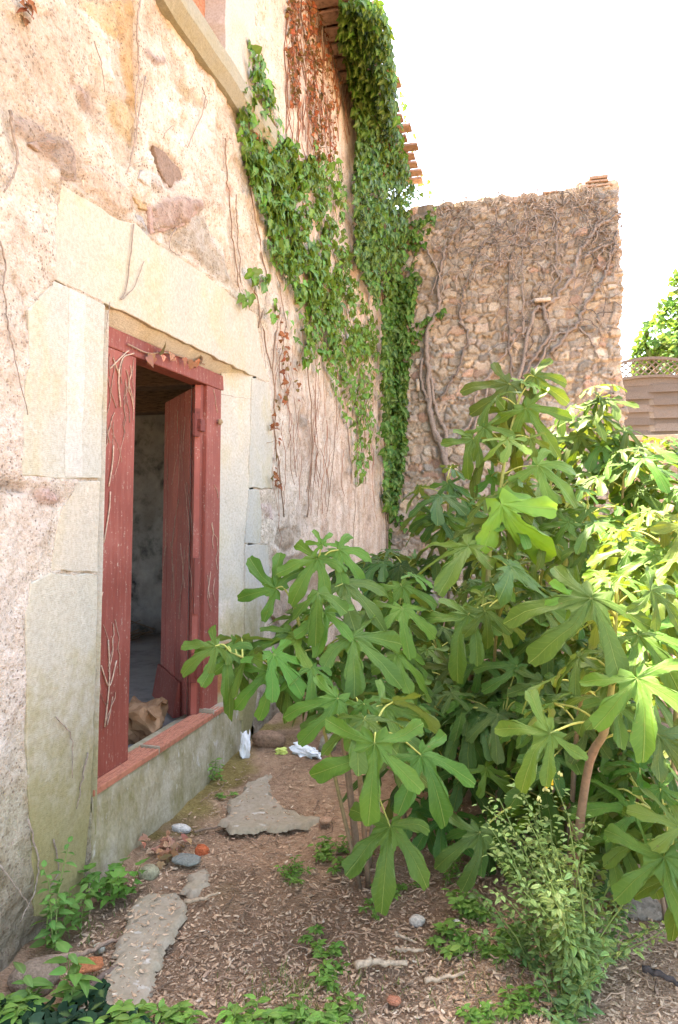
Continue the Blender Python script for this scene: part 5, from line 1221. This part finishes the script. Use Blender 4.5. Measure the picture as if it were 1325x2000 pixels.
for args in [(1010,1300,2.9,960,1350,-.08,.4),(1060,1330,2.8,1040,1400,-.1,.4),(985,1370,3.0,1020,1420,-.05,.5),(880,1300,3.3,850,1350,-.08,.4),(1120,1350,2.7,1100,1410,-.1,.4),(930,1290,3.2,945,1345,-.08,.4),(1020,1250,3.2,1060,1290,0,.6),(1160,1390,2.6,1190,1450,-.1,.4),(830,1290,3.4,800,1340,-.08,.4),(1080,1480,2.5,1040,1530,-.08,.5),(950,1500,2.8,985,1550,-.08,.5),(871,1420,3.0,876,1482,-.08,.4),(937,1626,2.45,932,1742,-.12,.4),(905,1385,3.2,940,1420,-.05,.6)]: f.hero(*args)
f.done()

# ================================================================== WEEDS
def weed(name, label, cat, px, hgt, nst, lsz, col, spread=.5, tpl=None, nl=9, group=None, seed=0, flat=.7, stemc=(.16, .22, .06), z=None, lean=(0, 0), wid=1.0, off=.004):
    rg_ = np.random.default_rng(seed+int(px[0])); r_ = empty(name, label, cat, group=group); o = onz(px[0], px[1], .02); o[2] = float(ghe(o[0], o[1]))-.005
    if o[0] < .06: o[0] = .06
    tpl = tpl or OVAL; sm = MB(); O = []; A = []; N_ = []; S_ = []; C_ = []
    for k in range(nst):
        az = rg_.uniform(0, 6.28); L = hgt*rg_.uniform(.6, 1.15); d = np.array([math.cos(az)*spread+lean[0], math.sin(az)*spread+lean[1], 1.0]); d = nrm(d); p = o+np.array([rg_.normal(0, .03), rg_.normal(0, .03), 0])*wid*(1 if hgt < .3 else .5); pts = [p.copy()]
        for q in range(6): d = nrm(d+rg_.normal(0, .12, 3)+np.array([lean[0]*.1, lean[1]*.1, -.03])); p = p+d*L/6; pts.append(p.copy())
        pts = np.array(pts); pts[:, 0] = np.maximum(pts[:, 0], .03); pts[:, 2] = np.maximum(pts[:, 2], .015); sm.tube(pts, np.linspace(.0028, .0012, 7)*(1.4 if hgt > .3 else 1), 4, np.array(stemc)*rg_.uniform(.8, 1.3), False)
        for q in range(nl):
            t = .15+.85*q/(nl-1); i = min(5, int(t*6)); b = pts[i]+(pts[i+1]-pts[i])*(t*6-i); a2 = q*2.39+rg_.uniform(-.3, .3)
            for m_ in ((0, math.pi) if tpl is OVAL else (0,)):
                out = np.array([math.cos(a2+m_), math.sin(a2+m_), rg_.uniform(-.15, .5)]); O.append(b+out*off); A.append(out); N_.append(np.array([0, 0, flat+.3])+out*-.15+rg_.normal(0, .22, 3)); S_.append(lsz*rg_.uniform(.55, 1.2)*(1.05-.4*t if hgt > .2 else .8+.3*t)); C_.append(np.array(col)*rg_.uniform(.75, 1.3)*(1+rg_.normal(0, .06, 3)))
    O = np.array(O); O[:, 0] = np.maximum(O[:, 0], .03)
    lm = MB(); orient(lm, tpl[0], tpl[1], O, np.array(A), np.array(N_), np.array(S_), np.clip(np.array(C_), .01, .9), tpl[2]); sm.build('stem', M['figstem'], r_); lm.build('foliage', M['weed'], r_); return r_
W1 = (.15, .31, .060); W2 = (.17, .33, .07)
def wd(label, px, hgt, nst, lsz, col=W1, **k): return weed('oval_leaf_weed', label, 'weed', px, hgt*(.6 if px[1] > 1930 else .75), nst, lsz*(.62 if px[1] > 1930 else .8), col, group='leafy weeds on the ground', **k)
wd('small bright weed patch alone on the bare soil left of the hanging leaves', (572,1700), .10, 9, .030, spread=.6)
wd('weed clump directly left of the lowest hanging fig leaf', (648,1665), .12, 10, .034, spread=.6)
wd('bushy weed behind the lower hanging fig leaf', (700,1690), .12, 10, .034, spread=.7)
wd('weed tuft under the right tip of the lowest hanging fig leaf', (770,1735), .09, 8, .03, spread=.8)
wd('tiny weed under the tip of the hanging fig leaf', (730,1780), .05, 4, .025, spread=.6)
wd('slender weed with two shoots above the small pair of weeds', (620,1830), .06, 4, .036, spread=.4)
wd('little weed seedling in the middle of the bare soil', (645,1882), .06, 4, .034, spread=.5)
wd('pair of seedlings below the middle of the soil', (660,1912), .06, 5, .034, spread=.7)
wd('dense low weed mat left of the tall yellow flowered weed', (920,1790), .12, 12, .042, W2, spread=.7)
wd('flat weed rosette at the edge of the mat beside the pale pebble', (875,1850), .09, 7, .046, W2, spread=.6)
wd('creeping weed below the dense mat', (955,1860), .09, 12, .036, spread=1.1)
wd('weed mat reaching right under the tall flowered weed', (1000,1840), .09, 12, .034, spread=1.1)
wd('weed between the tall sapling stems and the flowered weed', (870,1640), .22, 8, .030, spread=.4)
wd('trailing weed right of the hanging fig leaves', (880,1720), .18, 7, .028, spread=.5)
wd('broad weed at the bottom edge of the picture left of centre', (465,2020), .12, 7, .06, W2, spread=.4)
wd('leafy weed at the bottom edge below the bare soil', (560,2010), .10, 7, .055, W2, spread=.5)
wd('weed clump at the bottom edge in the middle', (660,2015), .14, 10, .06, W2, spread=.6)
wd('low weed at the bottom under the pale stick', (950,2000), .09, 9, .045, spread=.8)
wd('weed at the bottom right of the pale stick', (1020,1975), .10, 8, .045, spread=.7)
wd('dense weed left at the bottom corner beside the dark ivy', (30,1985), .16, 8, .075, W2, spread=.4)
wd('pale weed beside the dark ivy and concrete slab', (330,2015), .12, 7, .065, W2, spread=.5)
wd('weed shoots at the very bottom right of the ivy', (245,2015), .12, 8, .07, W2, spread=.4)
wd('small weed growing from the crack beside the cement upstand', (418,1520), .14, 4, .035, spread=.3)
wd('tiny sprout on the soil before the cement upstand', (443,1548), .04, 3, .03, spread=.4)
weed('tall_wall_weed', 'upright weed with toothed leaves against the house corner', 'weed', (95,1850), .34, 3, .06, (.12,.27,.065), .12, nl=11, group='leafy weeds on the ground')
weed('tall_wall_weed', 'broad leafed weed beside the house corner and brown stone', 'weed', (140,1790), .20, 5, .05, (.12,.26,.06), .35, nl=7, group='leafy weeds on the ground')
weed('tall_wall_weed', 'big leafed weed in front of the brown stone', 'weed', (110,1955), .17, 4, .066, (.14,.29,.07), .4, nl=6, group='leafy weeds on the ground')
weed('celandine_weed', 'rounded lobed leaf weed at the left end of the cement upstand', 'weed', (225,1745), .20, 8, .05, (.14,.32,.065), .45, IVYT[0], 7, group='leafy weeds on the ground')
# dark ground ivy in the bottom left corner
gi = empty('ground_ivy', 'dark glossy ivy creeping along the bottom left corner', 'ivy'); lm = MB(); pxs = np.concatenate([scatter_px([(-20,1975),(90,1980),(180,1995),(250,1995),(260,2050),(-20,2050)], 110, r6), scatter_px([(165,1938),(215,1935),(215,1985),(170,1985)], 8, r6)])
pts = np.array([onz(u, v, .02) for u, v in pxs]); pts[:, 2] += r6.uniform(0, .035, len(pts)); A = r6.normal(0, 1, (len(pts), 3))*np.array([1, 1, .25])-np.array([0, .4, .2])
orient(lm, IVYT[0][0], IVYT[0][1], pts, A, np.array([0, -.3, 1.])+r6.normal(0, .25, (len(pts), 3)), r6.uniform(.05, .085, len(pts)), np.array((.018, .052, .026))*r6.uniform(.7, 1.5, (len(pts), 1)), IVYT[0][2]); lm.build('foliage', M['ivy'], gi)
lm = MB()
for k in range(10):
    u = r6.uniform(0, 240); p = [onz(u+q*12, 2010+r6.normal(0, 10), .04) for q in range(6)]; lm.tube(smoothpath(p, 3), .0025, 4, (.1, .07, .05), False)
lm.build('stem', M['bark'], gi)
# tall lucerne like weed
tl = weed('flowering_weed', 'tall feathery pale green weed with small yellow flowers at the right', 'weed', (1128,1935), .60, 34, .036, (.29, .44, .17), .20, nl=42, seed=3, lean=(-.11, .06), wid=2.4, off=.024, stemc=(.17, .25, .07))
fm = MB(); r8 = np.random.default_rng(8)
for k in range(9):
    p = P(1072+r8.normal(0, 7), 1515+r8.uniform(-8, 34), 2.33)+r8.normal(0, .01, 3)
    for q in range(5): rock(fm, p+r8.normal(0, .005, 3), (.0035, .0035, .006), k*5+q, (.75, .52, .05) if k % 2 else (.62, .66, .28), 1)
fm.build('flower', M['tint'], tl)
weed('flowering_weed', 'pale green sprawling weed at the bottom right corner of the soil', 'weed', (1110,1985), .26, 9, .040, (.15, .27, .105), .6, nl=12, seed=5)
weed('flowering_weed', 'thin branching pale weed right of the tall yellow flowered weed', 'weed', (1190,1880), .34, 4, .036, (.15, .27, .10), .35, nl=11, seed=6, lean=(.2, 0))
weed('flowering_weed', 'pale feathery weed hanging over the soil at the foot of the tall one', 'weed', (1040,1900), .34, 6, .042, (.15, .275, .105), .5, nl=12, seed=7, lean=(-.2, -.1))
# thin grass and moss
gr = MB()
for k in range(900):
    zone = r6.random()
    if zone < .45: u, v = r6.normal(590, 70), r6.normal(1960, 40)
    elif zone < .75: u, v = r6.normal(940, 110), r6.normal(1900, 60)
    else: u, v = r6.normal(170, 60), r6.normal(1800, 60)
    p = onz(u, v, .01)
    if p[0] < .05: continue
    p[2] = float(ghe(p[0], p[1])); d = r6.normal(0, .4, 3); d[2] = 1; L = r6.uniform(.015, .05); d = nrm(d)*L; w = np.array([r6.normal(), r6.normal(), 0]); w = nrm(w)*.0016
    q = p+d*.6; t_ = p+d+np.array([d[0], d[1], -L*.2])*.5; gr.add(np.array([p-w, p+w, q+w*.8, q-w*.8, t_]), [(0, 1, 2, 3), (3, 2, 4)], np.array((.14, .22, .05))*r6.uniform(.7, 1.4))
kind(gr.build('grass', M['weed']), 'stuff')

# ================================================================== LIGHT
SUN_EL, SUN_AZ = 67.5, 146.0     # azimuth of the sun, degrees from +X towards +Y
w = bpy.data.worlds.new('World'); SC.world = w; w.use_nodes = True; nt = w.node_tree
sky = nt.nodes.new('ShaderNodeTexSky'); sky.sky_type = 'NISHITA'; sky.sun_disc = False
sky.sun_elevation = R(SUN_EL); sky.sun_rotation = R(90-SUN_AZ); sky.dust_density = 3.0; sky.air_density = 1.0; sky.ozone_density = 1.0
bg = nt.nodes['Background']; bg.inputs['Strength'].default_value = .15; nt.links.new(sky.outputs[0], bg.inputs[0])
sl = bpy.data.lights.new('sun', 'SUN'); sl.energy = 4.0; sl.angle = R(.53); sl.color = (1, .95, .86)
so = bpy.data.objects.new('sun', sl); COL.objects.link(so)
sd = Vector((math.cos(R(SUN_EL))*math.cos(R(SUN_AZ)), math.cos(R(SUN_EL))*math.sin(R(SUN_AZ)), math.sin(R(SUN_EL))))
so.rotation_euler = sd.to_track_quat('Z', 'Y').to_euler(); so.location = (0, 0, 20)
vs = SC.view_settings; SC.display_settings.display_device = 'sRGB'; vs.view_transform = 'Standard'; vs.look = 'None'; vs.gamma = 1.0; vs.exposure = 3.25
try:
    vs.use_white_balance = True; vs.white_balance_temperature = 7750; vs.white_balance_tint = 10
except Exception: pass
SC.cycles.max_bounces = 8; SC.cycles.diffuse_bounces = 5; SC.cycles.transmission_bounces = 4; SC.cycles.caustics_reflective = False; SC.cycles.caustics_refractive = False; SC.cycles.use_denoising = True
